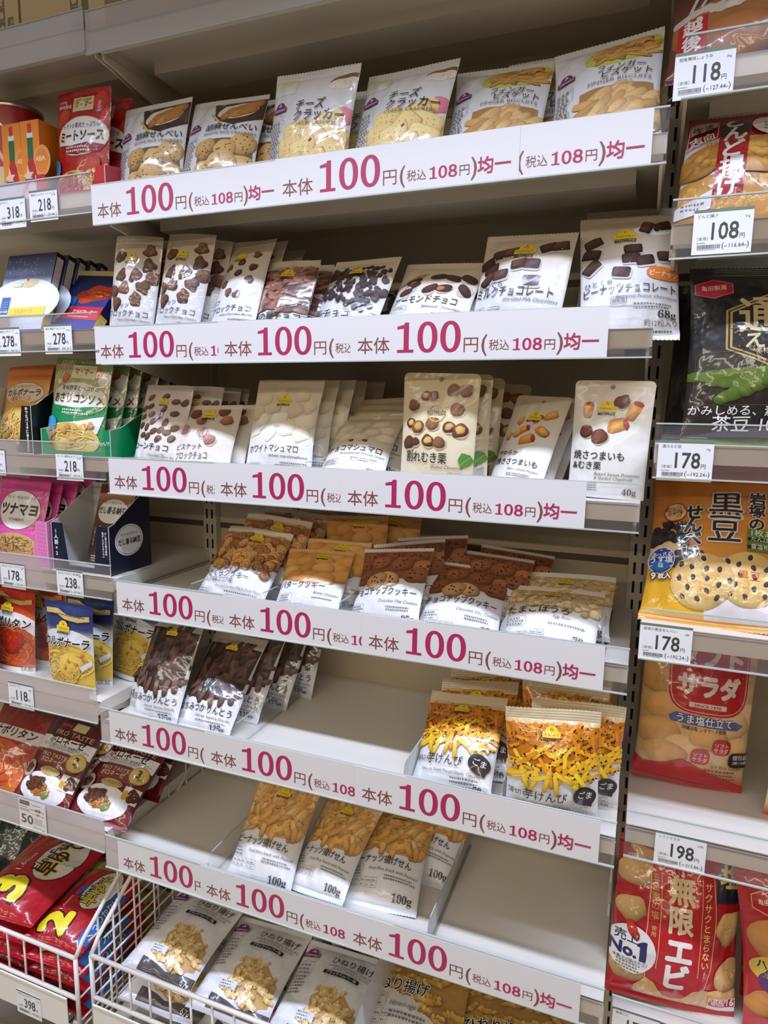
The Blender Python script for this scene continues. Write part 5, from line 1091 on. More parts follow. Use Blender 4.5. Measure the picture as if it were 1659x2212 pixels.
def a_pasta3(A):
    H = A.H; A.ell(66, H * .66, 26, 38, (30, 24, 22), 0); A.ell(66, H * .66, 25, 37, (232, 228, 222), 0)
    A.text('早ゆで', 74, H * .66, 25, (52, 36, 26), .03, rot=PI / 2, align='c', w=60, out=((226, 196, 60), .045)); A.text('FineFast', 56, H * .66, 15, (36, 28, 26), .02, rot=PI / 2, align='c', w=54)
    A.text('3', 60, H * .24, 64, (240, 222, 40), .06, rot=PI / 2, align='c', out=((40, 16, 20), .035)); A.text('1.6mm', 34, H * .52, 11, (240, 226, 224), .01, rot=PI / 2, align='c')
def a_pasta2(A):
    H = A.H; A.rect(0, H * .82, 100, H * .94, (150, 160, 70)); A.ell(60, H * .58, 23, 38, (30, 24, 22)); A.ell(60, H * .58, 22, 37, (232, 228, 222)); A.text('早ゆで', 66, H * .56, 22, (222, 206, 60), .03, rot=PI / 2, align='c', w=56, out=((40, 30, 26), .05)); A.text('FineFast', 50, H * .56, 13, (36, 28, 26), .02, rot=PI / 2, align='c', w=48)
    A.text('2', 54, H * .18, 60, (240, 222, 40), .06, rot=PI / 2, align='c', out=((40, 16, 20), .035)); A.rect(82, H * .08, 98, H * .62, (44, 112, 190)); A.text('くっつかない', 94, H * .36, 11, (236, 240, 246), .02, rot=PI / 2, align='c', w=62, out=((20, 40, 96), .04)); A.ell(33, H * .52, 6, 11, (64, 106, 176)); A.text('1.4mm', 30, H * .36, 9, (240, 226, 224), .01, rot=PI / 2, align='c')

# ------------------------------------------------------------------ stock on the price strip shelves
DZ = {i: CZ[i] - .028 + .0005 for i in range(7)}; LD = {i: LZ[i] - .028 + .0005 for i in range(7)}; RD = {i: RZ[i] - .028 + .0005 for i in range(6)}
def stack(B, label, group, pose, n, step=(0, .02), dr=(), z=0, first=0, fmt='%s, %s from the front'):
    """a bag and the bags standing behind it"""
    out = []
    for i in range(n):
        x, y, zz, ya, le, ro = pose; r = RND.uniform
        d = dr[i] if i < len(dr) else (0, 0, 0)
        lb = label if n == 1 else (label + ', frontmost' if i == 0 else fmt % (label, ORD[i]))
        out.append(B.put(lb, group, x + step[0] * i + d[0], y + step[1] * i, zz + z, ya + (r(-2, 2) if i else 0) + d[1], le + (r(-2, 2) if i else 0) + d[2], ro + (r(-2, 2) if i else 0)))
    return out
WS = [(0, (230, 231, 236)), (1, (227, 227, 230))]

B = Bag('sesame_cracker_bag', 144, 190, 34, 11, WS, a_sesame, 'gloss', wr=1.1, st=9)
B.put('white bag of sesame rice crackers, leftmost bag on the top price shelf', 'sesame cracker bags', .068, .054, DZ[1], 0, 13.9, -1.6)
B.put('white bag of sesame rice crackers just left of the cheese crackers', 'sesame cracker bags', .2084, .046, DZ[1], 3.4, 21, .3)
B.put('sesame cracker bag half hidden behind the left cheese cracker bag', 'sesame cracker bags', .262, .098, DZ[1], -6, 16, 2)
B = Bag('cheese_cracker_bag', 150, 186, 36, 12, WS, a_cheese, 'gloss', wr=1.2, st=12)
B.put('white bag of cheese crackers, the left one of the front pair', 'cheese cracker bags', .372, .060, DZ[1], -2, 8, 3.2)
B.put('white bag of cheese crackers, the right one, beside the finger biscuits', 'cheese cracker bags', .525, .047, DZ[1], -3.6, 20.2, 1.1)
B.put('cheese cracker bag peeping out behind the two front cheese cracker bags', 'cheese cracker bags', .440, .112, DZ[1], 3, 16, 2)
B = Bag('finger_biscuit_bag', 146, 188, 36, 13, WS, a_finger, 'gloss', wr=1.1, st=10)
B.put('white bag of finger biscuits with a red bowl, left of the pair', 'finger biscuit bags', .667, .059, DZ[1], .4, 26.4, .4)
B.put('white bag of finger biscuits at the right end of the top price shelf', 'finger biscuit bags', .824, .053, DZ[1], -6.7, 23.3, -5.5)
B.put('finger biscuit bag standing at the back behind the front pair', 'finger biscuit bags', .742, .15, DZ[1], -2, 8, -1)

g = 'chocolate cluster bags'
B = Bag('chocolate_cluster_bag', 102, 192, 30, 21, TAN, a_cluster, 'gloss', sb=8, st=14, wr=1.3)
stack(B, 'narrow bag of peanut chocolate clusters at the left end', g, (.0222, .046, DZ[2], 2.7, 7.3, 4.5), 2, (.004, .032))
stack(B, 'taller narrow bag of peanut chocolate clusters beside the leftmost one', g, (.127, .038, DZ[2], -.8, 12.1, 5.2), 4, (.003, .032))
B = Bag('puffed_chocolate_bag', 102, 195, 30, 22, TAN, a_puff, 'satin', sb=8, st=14, wr=1.0)
stack(B, 'narrow bag of puffed chocolate blocks', 'puffed chocolate bags', (.2334, .044, DZ[2], -8, 22.9, -.9), 3, (.006, .034))
B = Bag('rice_seed_chocolate_bag', 112, 145, 28, 23, TAN, a_kaki, 'gloss', sb=8, st=10, wr=1.1)
stack(B, 'bag heaped with brown chocolate rice seeds', 'rice seed chocolate bags', (.322, .046, DZ[2], -6, 22.1, 1.6), 4, (.010, .030))
B = Bag('wheat_chocolate_bag', 126, 155, 30, 24, [(0, (230, 231, 236)), (.45, (227, 227, 230)), (.75, (218, 206, 186)), (1, (212, 198, 174))], a_wheat, 'satin', sb=8, st=10, wr=1.1)
B.put('bag of dark wheat chocolate with a tilted top corner', 'wheat chocolate bags', .4424, .040, DZ[2], -9, 30.6, 2.3)
B.put('wheat chocolate bag lying low behind its front bag beside the almond chocolate', 'wheat chocolate bags', .478, .108, DZ[2], 0, 42, -3, sc=.9)
B = Bag('almond_chocolate_bag', 136, 143, 30, 25, [(0, (230, 231, 236)), (.4, (238, 236, 236)), (.65, (230, 220, 204)), (1, (214, 196, 166))], a_almond, 'satin', sb=8, st=10, wr=.9)
stack(B, 'bag of almond chocolate with nine dark almonds', 'almond chocolate bags', (.576, .048, DZ[2], -1, 33, 5), 2, (.012, .026))
B = Bag('milk_chocolate_bag', 138, 158, 36, 26, TAN, a_milk, 'satin', sb=8, st=10, wr=.9)
B.put('bag of milk chocolate chunks between the almond and the peanut chocolate', 'chocolate chunk bags', .7113, .048, DZ[2], -9, 20, 3)
B = Bag('peanut_chocolate_bag', 132, 200, 34, 27, TAN, a_peanut, 'satin', sb=9, st=10, wr=.9)
B.put('bag of peanut chocolate chunks with an orange patch, hanging over the right shelf end', 'chocolate chunk bags', .870, .046, DZ[2] - .012, 4, 25, -1.5)
B.put('chocolate chunk bag standing behind the orange patched peanut chocolate bag', 'chocolate chunk bags', .852, .115, DZ[2], -4, 18, 2)

g = 'corn chocolate bags'
B = Bag('corn_chocolate_bag', 104, 164, 29, 31, [(0, (228, 229, 234)), (.3, (236, 232, 230)), (.55, (224, 210, 202)), (1, (206, 194, 186))], a_corn, 'satin', sb=8, st=9, wr=1.0)
stack(B, 'bag covered with oval corn chocolates', g, (.0659, .046, DZ[3], 2.2, 16.4, 3.8), 4, (.010, .034), dr=[(0, 0, 0), (.03, 0, 2), (.035, 4, 4), (.02, -5, 0)])
B = Bag('biscuit_chocolate_bag', 124, 134, 24, 32, [(0, (238, 236, 234)), (.4, (232, 224, 216)), (.8, (216, 200, 178)), (1, (208, 192, 166))], a_biscuit, 'satin', sb=7, st=8, wr=.8)
stack(B, 'bag of cone-shaped biscuit chocolates', 'biscuit chocolate bags', (.170, .040, DZ[3], 3, 25.3, -1.8), 3, (.014, .026))
B = Bag('white_marshmallow_bag', 130, 178, 34, 33, [(0, (230, 231, 236)), (.35, (238, 236, 232)), (.6, (232, 222, 202)), (1, (214, 198, 166))], a_wmarsh, 'satin', sb=9, st=14, wr=1.1)
stack(B, 'tall bag of white marshmallows', 'white marshmallow bags', (.3242, .044, DZ[3], .1, 20.2, -1), 5, (.008, .038), dr=[(0, 0, 0), (.004, -3, 0), (.008, -6, -2), (.012, 4, -2), (.02, 2, -6)])
B = Bag('chocolate_marshmallow_bag', 122, 152, 34, 34, [(0, (228, 229, 234)), (.35, (238, 234, 228)), (.6, (230, 216, 190)), (1, (206, 188, 154))], a_cmarsh, 'satin', sb=8, st=9, wr=.9)
stack(B, 'low bag of chocolate filled marshmallows leaning far back', 'chocolate marshmallow bags', (.456, .044, DZ[3], -3.1, 45, -1), 3, (.012, .048), dr=[(0, 0, 0), (.0, 0, -12), (.0, 3, -20)])
B = Bag('chestnut_pouch', 124, 175, 34, 35, KRAFT, a_chestnut, 'paper' if False else 'satin', st=8, wr=.45, pouch=True, curl=1.5, zig=0, corner=9)
stack(B, 'kraft coloured stand-up pouch of shelled chestnuts', 'chestnut pouches', (.6047, .046, DZ[3], -4.5, 2.1, 1.5), 4, (.013, .037), dr=[(0, 0, 0), (0, 0, 1), (-.008, 3, 10), (0, 0, 16)])
B = Bag('sweet_potato_pouch', 94, 162, 30, 36, [(0, (238, 238, 236)), (.5, (236, 232, 226)), (.8, (222, 208, 188)), (1, (210, 194, 170))], a_spotato, 'satin', st=8, wr=.6, pouch=True, curl=3, zig=0, corner=6)
stack(B, 'slanting pouch of baked sweet potato pieces', 'sweet potato pouches', (.7206, .060, DZ[3], -20, 28, 2.5), 3, (.010, .036))
B = Bag('sweet_potato_and_chestnut_pouch', 108, 164, 34, 37, [(0, (238, 238, 236)), (.5, (238, 236, 232)), (.85, (230, 218, 200)), (1, (226, 212, 190))], a_yakiimo, 'satin', st=8, wr=.5, pouch=True, curl=1.5, zig=0, corner=7)
B.put('white pouch of sweet potatoes and chestnuts at the right shelf end', 'sweet potato and chestnut pouches', .8538, .055, DZ[3], -5.1, 3.1, 1.2)

g = 'swirl cookie bags'
B = Bag('swirl_cookie_bag', 148, 158, 36, 41, [(0, (230, 231, 236)), (.40, (228, 229, 234)), (.5, (226, 204, 170)), (.91, (206, 166, 116)), (.94, (226, 216, 196)), (1, (220, 208, 188))], a_hito, 'satin', sb=8, st=9, wr=1.1)
stack(B, 'bag of small swirl cookies', g, (.229, .030, DZ[4], -1.9, 42, 2.3), 4, (.012, .060), dr=[(0, 0, 0), (.012, 0, -14), (.014, 0, -22), (.0, 0, -28)])
B = Bag('butter_cookie_bag', 126, 128, 34, 42, [(0, (230, 231, 236)), (.44, (228, 229, 234)), (.5, (230, 190, 130)), (1, (216, 170, 110))], a_butter, 'satin', sb=7, st=6, wr=.8)
stack(B, 'bag of butter cookies', 'butter cookie bags', (.3851, .028, DZ[4], 0, 42, -3.5), 2, (.016, .050), dr=[(0, 0, 0), (0, 0, -12)])
B.put('butter cookie bag standing upright at the back above the others', 'butter cookie bags', .4218, .150, DZ[4] + .028, -2.5, 18, -5)
B.put('butter cookie bag at the very back beside the upright one', 'butter cookie bags', .462, .192, DZ[4] + .03, 3, 14, 2)
g = 'chocolate chip cookie bags'
B = Bag('chocolate_chip_cookie_bag', 130, 142, 36, 43, [(0, (230, 231, 236)), (.5, (228, 229, 234)), (.58, (206, 170, 140)), (.94, (150, 96, 62)), (.97, (228, 220, 214)), (1, (232, 228, 224))], a_chip, 'satin', sb=8, st=7, wr=1.1)
stack(B, 'bag of chocolate chip cookies with a raised right corner', g, (.527, .030, DZ[4], -12, 38, -10), 3, (.014, .045), dr=[(0, 0, 0), (.01, 8, -4), (.02, 10, -10)])
stack(B, 'bag of chocolate chip cookies next to the egg bolo bag', g, (.650, .036, DZ[4], 8, 52, 4), 3, (.016, .048), dr=[(0, 0, 0), (.006, -4, -8), (.012, -6, -8)])
B = Bag('egg_bolo_bag', 146, 124, 36, 44, [(0, (230, 231, 236)), (.45, (236, 234, 232)), (.62, (222, 202, 168)), (.9, (212, 188, 146)), (.92, (226, 220, 206)), (1, (222, 214, 200))], a_boro, 'satin', sb=7, st=9, wr=.7)
stack(B, 'cream coloured bag of egg bolo biscuits', 'egg bolo bags', (.786, .030, DZ[4], -4, 58, -2.5), 3, (.006, .058), dr=[(0, 0, 0), (.01, 0, -10), (-.01, -6, 6)])

g = 'karinto bags'
B = Bag('karinto_bag', 122, 196, 36, 51, [(0, (230, 231, 236)), (.26, (228, 229, 234)), (.36, (206, 200, 196)), (.86, (196, 186, 176)), (.95, (206, 196, 182)), (1, (204, 194, 180))], a_karinto, 'gloss', sb=9, st=14, wr=1.4)
B.put('bag of dark brown karinto sticks, leftmost on its shelf', g, .084, -.010, DZ[5], -5.7, 30, -2.8)
B.put('karinto bag lying behind the leftmost one beside the carbonara pouches', g, .062, .036, DZ[5], 12, 40, -12, sc=.95)
stack(B, 'bigger looking bag of dark brown karinto sticks, the right hand one', g, (.194, -.012, DZ[5], -.4, 46, 0), 4, (.020, .070), dr=[(0, 0, 0), (.0, -6, -8), (.0, -8, -14), (.0, -10, -24)])
g = 'sweet potato stick bags'
IM = [(0, (230, 231, 236)), (.46, (227, 227, 230)), (.52, (232, 206, 140)), (.84, (226, 186, 104)), (.90, (214, 196, 160)), (1, (210, 194, 162))]
B = Bag('sweet_potato_stick_bag', 132, 160, 40, 52, IM, a_imo, 'gloss', sb=9, st=17, wr=1.2)
stack(B, 'yellow bag of sesame sweet potato sticks, left row', g, (.6588, -.022, DZ[5], -12, 46, -8), 4, (.016, .052), dr=[(0, 0, 0), (.006, 8, -6), (0, 4, -12), (0, 4, -16)])
B.put('yellow bag of sesame sweet potato sticks, nearest one of the right row', g, .8116, -.026, DZ[5], 10, 4, -.6)
B.put('yellow sweet potato stick bag right behind the nearest one at the shelf end', g, .836, .018, DZ[5], 8, 1, 1.7)
B.put('yellow sweet potato stick bag third back in the right row', g, .812, .075, DZ[5], 2, 6, 1)
B.put('yellow sweet potato stick bag fourth back in the right row', g, .818, .122, DZ[5], -3, 5, -1)

g = 'fried rice snack bags'
B = Bag('fried_rice_snack_bag', 128, 196, 40, 61, [(0, (230, 231, 236)), (.42, (228, 229, 234)), (.5, (232, 206, 164)), (.88, (226, 200, 158)), (.95, (220, 210, 194)), (1, (218, 208, 192))], a_age, 'satin', sb=10, st=12, wr=1.2)
B.put('bag of fried rice snacks with peanuts, leftmost of the three', g, .3235, -.040, DZ[6], 4.7, 46, 2.7)
B.put('bag of fried rice snacks with a crumpled foot, middle of the three', g, .426, -.024, DZ[6] + .006, -12, 58, -5, sc=.93)
B.put('bag of fried rice snacks lying lowest, rightmost of the three', g, .5377, -.006, DZ[6], 1, 66, -3, sc=1.04)
B.put('fried rice snack bag behind the rightmost one', g, .575, .085, DZ[6], -4, 62, 2)

# ------------------------------------------------------------------ fried twists in the wire basket
g = 'fried twist snack bags'
HW = [(0, (200, 198, 202)), (.14, (226, 226, 230)), (.2, (238, 238, 242)), (1, (232, 232, 234))]
B = Bag('fried_twist_bag', 160, 205, 40, 71, HW, a_hineri, 'gloss', sb=10, st=11, wr=1.4)
B.put('white bag of black pepper fried twists lying on top at the left of the basket', g, .118, -.074, .226, 4, 82, 3)
B.put('black pepper fried twist bag lying under the leftmost top bag', g, .118, -.078, .166, 2, 86, -2)
B.put('white bag of black pepper fried twists lying in the middle of the basket', g, .276, -.076, .208, 4, 83, 1)
B.put('black pepper fried twist bag lying under the middle one', g, .280, -.078, .150, -2, 87, 2)
B.put('white bag of black pepper fried twists beside the clear card', g, .432, -.074, .200, 3, 82, 1)
B2 = Bag('large_fried_twist_bag', 196, 250, 50, 72, [(0, (228, 229, 234)), (.5, (234, 232, 230)), (.7, (222, 196, 150)), (1, (206, 170, 116))], a_hinerib, 'satin', sb=10, st=11, wr=1.4)
B2.put('larger fried twist bag with golden pieces right of the clear card', g, .585, -.060, .180, 10, 80, 6)
B2.put('larger fried twist bag at the right end of the basket', g, .770, -.060, .165, 2, 82, -2)
for i, x in enumerate((.22, .262, .306, .35, .394)):
    B.put('twist bag on edge at the dark basket back, %s from the left' % ORD[i].replace('front', 'first'), 'twist bags at the back of the basket', x, .215, .165, 80, 4, 3 * (i % 2), sc=.84)
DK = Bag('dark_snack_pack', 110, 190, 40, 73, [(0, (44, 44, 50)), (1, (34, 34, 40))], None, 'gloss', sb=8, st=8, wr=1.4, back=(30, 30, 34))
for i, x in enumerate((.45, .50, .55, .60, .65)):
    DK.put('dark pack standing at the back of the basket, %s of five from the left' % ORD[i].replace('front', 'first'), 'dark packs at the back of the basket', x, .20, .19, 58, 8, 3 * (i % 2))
c = MB().prism([(-.085, .14), (-.085, .262), (-.06, .285), (.10, .33), (.22, .33), (.22, .14)], 'x', .522, .5235).build('divider_card', M['clear'])
tag(c, 'clear upright card dividing the small and large fried twist bags', 'divider')

# ------------------------------------------------------------------ boxes, cartons and tins of the left bay
def box_thing(name, label, cat, w, h, d, pose, front=None, right=None, base=(230, 230, 230), group=None, mat='card'):
    x, y, z, ya, le, ro = pose
    o = thing(name, label, cat, group=group)
    o.matrix_world = Matrix.Translation((x, y, z)) @ Matrix.Rotation(math.radians(ya), 4, 'Z') @ Matrix.Rotation(-math.radians(le), 4, 'X') @ Matrix.Rotation(math.radians(ro), 4, 'Y')
    A = Art(w * 1000, h * 1000)
    if front: front(A)
    me = flat_art('front_panel', A, lambda X, Y: np.stack([-w / 2 + X * .001, np.full_like(X, 0.), Y * .001], -1), (0, -1, 0), M[mat], base=(*box_geo(-w / 2, w / 2, 0, d, 0, h), base))
    me.name = 'carton'; link(bpy.data.objects.new('carton', me), o)
    if right:
        A = Art(d * 1000, h * 1000); right(A)
        me = flat_art('side_panel', A, lambda X, Y: np.stack([np.full_like(X, w / 2 + .0001), X * .001, Y * .001], -1), (1, 0, 0), M[mat])
        link(bpy.data.objects.new('side_print', me), o)
    return o
def f_blue(A):
    H = A.H; A.grad(0, 0, 100, H, (232, 232, 240), (22, 34, 96), 3); A.grad(0, H * .55, 100, H, (150, 172, 214), (16, 28, 88), 6); A.rect(0, 0, 100, H * .05, (60, 66, 130))
    A.ell(50, H * .40, 74, 38, (226, 234, 246)); A.ell(50, H * .44, 60, 24, (240, 242, 248))
    for _ in range(26): A.ell(RND.uniform(4, 96), RND.uniform(H * .68, H * .97), .9, .9, (214, 222, 240), n=8, step=.01)
    A.blob(58, H * .62, 16, 7, (236, 214, 160), .1, .2, hi=.2, dark=.2); A.noodles(20, 58, H * .62, 14, 6, [(240, 222, 170), (226, 200, 140)], 1); A.blob(52, H * .68, 3, 2.4, (206, 110, 70)); A.blob(34, H * .61, 12, 4, (206, 214, 190), 0, .3)
    A.rect(0, H * .20, 100, H * .325, (240, 214, 60)); A.text('カルボナーラ', 38, H * .25, 8, (206, 150, 40), .01, w=36); A.greek(36, H * .22, 36, 1, 4, (206, 160, 60)); A.rect(6, H * .23, 26, H * .47, (236, 238, 244)); A.rect(7, H * .24, 25, H * .46, (56, 92, 160)); A.text('青の洞窟', 16, H * .265, 4.4, (236, 240, 248), .02, align='c', w=15); A.greek(9, H * .39, 14, 4, 4, (120, 150, 200))
def r_blue(A):
    H = A.H; A.rect(0, 0, 100, H, (26, 36, 92)); A.rect(0, 0, 100, H * .32, (236, 210, 60)); A.rect(10, H * .56, 90, H * .95, (236, 234, 232)); A.rect(0, H * .95, 100, H, (30, 30, 36))
    for i in range(20): A.rect(18, H * (.60 + .016 * i), 80, H * (.60 + .016 * i) + RND.uniform(.6, 2.2), (60, 50, 46), 0.0 if i else .05)
    A.rect(50, H * .04, 88, H * .28, (226, 226, 226)); A.greek(54, H * .25, 30, 5, 6)
g = 'blue pasta sauce boxes'
for i in range(5):
    box_thing('pasta_sauce_box', 'blue and white carbonara sauce box, %s in the leaning row' % ORD[i], 'box', .126, .166, .0195, (-.2417 + .0015 * i, .034 + .0262 * i, LD[2], .5, 18.7, 0), f_blue, r_blue, (24, 34, 90), g)
def f_arr(A):
    H = A.H; A.rect(0, 0, 100, H, (30, 44, 150)); A.rect(0, H * .92, 100, H, (200, 180, 120)); A.grad(0, H * .5, 100, H * .92, (34, 60, 170), (16, 22, 50), 4); A.ell(66, H * .62, 44, 20, (40, 50, 110), .15); A.blob(66, H * .62, 38, 16, (206, 64, 30), .15, .2, n=24, hi=.3); A.noodles(40, 66, H * .62, 34, 13, [(222, 90, 36), (236, 150, 60), (190, 46, 24)], 1.4)
    A.rect(0, H * .22, 100, H * .42, (212, 24, 40)); A.text('アラビアータ', 40, H * .31, 8.5, (246, 240, 240), .02, w=42); A.greek(36, H * .255, 56, 1, 4, (244, 214, 210)); A.rect(12, H * .35, 34, H * .58, (50, 130, 206)); A.text('青の洞窟', 24, H * .38, 5, (230, 240, 250), .02, align='c', w=18)
box_thing('pasta_sauce_box', 'red and blue arrabbiata sauce box leaning in front of the blue boxes', 'box', .124, .155, .020, (-.136, .052, LD[2], -.5, 34, 6), f_arr, r_blue, (28, 40, 140), 'arrabbiata sauce boxes')
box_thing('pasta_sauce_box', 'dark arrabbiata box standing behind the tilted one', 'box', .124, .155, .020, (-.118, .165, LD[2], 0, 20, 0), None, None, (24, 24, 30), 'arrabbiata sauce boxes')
def f_tab(A):
    H = A.H; A.rect(0, 0, 100, H, (236, 142, 36)); A.ell(108, H * .52, 46, 60, (240, 180, 90)); A.ell(108, H * .52, 43, 57, (234, 132, 36)); A.text('ABA', 76, H * .52, 26, (246, 226, 196), .02); A.frame(A.ring(108, H * .52, 38, 50, 0, 30), 2, (246, 214, 170))
    A.poly([(24, 0), (76, 0), (84, H * .28), (74, H * .46), (64, H * .54), (64, H * .80), (36, H * .80), (36, H * .54), (26, H * .46), (16, H * .28)], (186, 28, 40)); A.rect(35, H * .56, 65, H * .82, (30, 104, 66)); A.rect(34, H * .80, 66, H * .86, (228, 226, 226)); A.rect(40, H * .855, 60, H * .965, (206, 40, 50))
    A.poly([(50, H * .34), (92, H * .13), (92, 0), (8, 0), (8, H * .13)], (236, 232, 226)); A.poly([(50, H * .32), (86, H * .13), (86, 0), (14, 0), (14, H * .13)], (206, 204, 196)); A.poly([(50, H * .30), (82, H * .12), (82, 0), (18, 0), (18, H * .12)], (238, 236, 230)); A.text('McILHENNY CO.', 50, H * .16, 9, (60, 60, 56), .0, align='c', w=50); A.text('TABASCO', 50, H * .055, 15, (52, 50, 46), .012, align='c', w=70)
    A.poly([(6, H * .36), (24, H * .40), (30, H * .50), (40, H * .40), (62, H * .40), (46, H * .34), (52, H * .26), (36, H * .30), (18, H * .24), (22, H * .33)], (240, 206, 170)); A.rect(14, H * .285, 60, H * .32, (60, 50, 140))
g = 'orange hot sauce boxes'
for i, x in enumerate((-.2266, -.1805)):
    box_thing('hot_sauce_box', 'orange hot sauce box with a printed bottle, %s of the two' % ('left' if i == 0 else 'right'), 'box', .0445, .146, .044, (x, .040, LD[1], 1, 0, .6), f_tab, None, (232, 138, 36), g)
# red can
r = thing('tin_can', 'large red can behind the orange hot sauce boxes', 'can', (-.292, .110, LD[1]))
prof = [(.0, 0), (.050, 0), (.052, .003), (.051, .006), (.051, .195), (.052, .198), (.0515, .202), (.049, .199), (0, .199)]
n = 40; V = []; F = []; fm = []
for k, (rr, z) in enumerate(prof):
    for i in range(n): V.append((rr * math.cos(2 * PI * i / n), rr * math.sin(2 * PI * i / n), z))
for k in range(len(prof) - 1):
    for i in range(n): j = (i + 1) % n; F.append((k * n + i, k * n + j, (k + 1) * n + j, (k + 1) * n + i)); fm.append(1 if k in (1, 2, 4, 5, 6, 7) else 0)
mesh_obj('can_body', V, F, [M['redmetal'], M['tin']], r, fm, True)
V = []; F = []
for k, z in enumerate((.02, .085)):
    for i in range(16): a = -2.1 + 1.75 * i / 15; V.append((.0514 * math.cos(a), .0514 * math.sin(a), z))
for i in range(15): F.append((i, i + 1, 17 + i, 16 + i))
mesh_obj('paper_label', V, F, plain('cream_can_label', (222, 206, 160), .5), r, None, True)

def tray(name, label, x0, x1, y0, y1, z, hf, hb, outer, cut, group=None, art=None, artf=None, fh=.02, strip=.024):
    """open-fronted display carton with sloping sides"""
    o = thing(name, label, 'display carton', ((x0 + x1) / 2, y0, z), group=group)
    inv = Matrix.Translation((-(x0 + x1) / 2, -y0, -z)); t = .0016; parts = []
    ms = [plain(name + '_print', outer, .35, coat=.3), M['whitecard']]
    for nmx, xa in (('side_wall', x0), ('side_wall', x1 - t)):
        poly = [(y0, z), (y1, z), (y1, z + hb), (y0 + (y1 - y0) * .12, z + hf + .004), (y0, z + hf)]
        b = MB().prism(poly, 'x', xa, xa + t)
        b.m = [(1 if (k == 0) == (xa != x0) else 0) if k < 2 else 1 for k in range(len(b.m))]
        # face 0 looks to -x, face 1 to +x: printed outside, plain card inside
        b.m[0], b.m[1] = (0, 1) if xa == x0 else (1, 0)
        parts.append(b.build(nmx, ms))
    b = MB().box(x0 + t, x1 - t, y1 - t, y1, z, z + hb, 1).box(x0 + t, x1 - t, y0, y1 - t, z, z + t, 1)
    parts.append(b.build('back_wall', ms))
    b = MB().prism([(x0 + t, z + t), (x1 - t, z + t), (x1 - t, z + hf), (x1 - strip, z + hf), (x1 - strip - .012, z + fh), (x0 + strip + .012, z + fh), (x0 + strip, z + hf), (x0 + t, z + hf)], 'y', y0, y0 + t)
    parts.append(b.build('front_wall', ms))
    if art:
        d = (y1 - y0) * 1000; A = Art(d, hb * 1000); A.k = 1; A.H = hb * 1000; art(A)
        me = flat_art('side_print', A, lambda X, Y: np.stack([np.full_like(X, x1 + .0001), y0 + X * .001, z + Y * .001], -1), (1, 0, 0), M['card'])
        parts.append(link(bpy.data.objects.new('side_print', me)))
    if artf:
        A = Art((x1 - x0) * 1000, hf * 1000); A.k = 1; A.H = hf * 1000; artf(A)
        me = flat_art('front_print', A, lambda X, Y: np.stack([x0 + X * .001, np.full_like(X, y0 - .0001), z + Y * .001], -1), (0, -1, 0), M['card'])
        parts.append(link(bpy.data.objects.new('front_print', me)))
    for c in parts:
        c.data.transform(inv)
        c.parent = {'side_print': parts[1], 'front_print': parts[3]}.get(c.name.split('.')[0], o)
    return o
# second shelf from the top: red carton with meat sauce pouches
tray('sauce_carton', 'red card carton holding the meat sauce pouches', -.156, .0045, .026, .20, LD[1], .046, .08, (196, 22, 38), 0, fh=.010, strip=.020)
g = 'red meat sauce pouches'
RS = [(0, (176, 26, 32)), (.5, (182, 28, 34)), (1, (170, 22, 30))]
B = Bag('meat_sauce_pouch', 136, 188, 30, 81, RS, a_meat, 'gloss', st=9, wr=.9, pouch=True, curl=2, zig=0, corner=6, back=(170, 24, 32))
B.put('red meat sauce pouch at the front of the red carton', g, -.0868, .064, LD[1] + .006, -4, 2, 3.6, cat='sauce pouch')
B.put('red meat sauce pouch right behind the front one', g, -.080, .094, LD[1] + .003, -2, 4, 5, cat='sauce pouch')
for i in range(3): B.put('red meat sauce pouch leaning at the back of the red carton, %s of three' % ORD[i].replace('front', 'first'), g, -.068 + .014 * i, .128 + .022 * i, LD[1] + .003, 0, 4, 4 - 3 * i, cat='sauce pouch', sc=.92)
# third: carbonara carton and green pouches
OB = [(0, (226, 186, 90)), (.6, (226, 170, 80)), (.8, (214, 124, 46)), (1, (206, 112, 40))]
B = Bag('carbonara_sauce_sachet', 132, 176, 18, 82, OB, a_carbq, 'satin', sb=8, st=22, wr=.5, curl=2, zig=0, back=(200, 110, 44))
stack(B, 'orange carbonara sachet in the black carton', 'orange carbonara sachets', (-.275, .048, LD[3] + .003, -4, 16, -1), 4, (.008, .018))
def p_black(A):
    A.text('カルボナーラ', 52, 68, 17, (244, 244, 244), .05, w=70); A.rect(22, 3, 96, 40, (236, 236, 236)); A.text('賞味期限', 26, 33, 6, K); A.text('202', 60, 22, 11, GR)
    for i in range(24): A.rect(36 + i * 2, 5, 36 + i * 2 + RND.uniform(.5, 1.3), 18, (40, 40, 40), 0 if i else .05)
tray('sauce_carton', 'black display carton with the orange carbonara sachets', -.342, -.196, .018, .135, LD[3], .092, .158, (16, 15, 17), 0, art=p_black, artf=lambda A: A.text('ゆでたパスタにあえるだけ', A.w - 12, 84, 7.4, (244, 244, 244), .03, vert=.98), fh=.016)
g = 'green clam sauce pouches'
GS = [(0, (28, 146, 92)), (.55, (24, 140, 88)), (.75, (120, 160, 90)), (1, (120, 146, 84))]
B = Bag('clam_sauce_pouch', 138, 182, 28, 83, GS, a_asari, 'gloss', st=8, wr=.8, pouch=True, curl=1.5, zig=0, corner=6, back=(20, 120, 78))
stack(B, 'green clam consomme sauce pouch', g, (-.1168, .040, LD[3] + .002, 2, 8.8, 4), 6, (.010, .030))
for o in bpy.data.objects:
    if o.get('group') == g: o['category'] = 'sauce pouch'
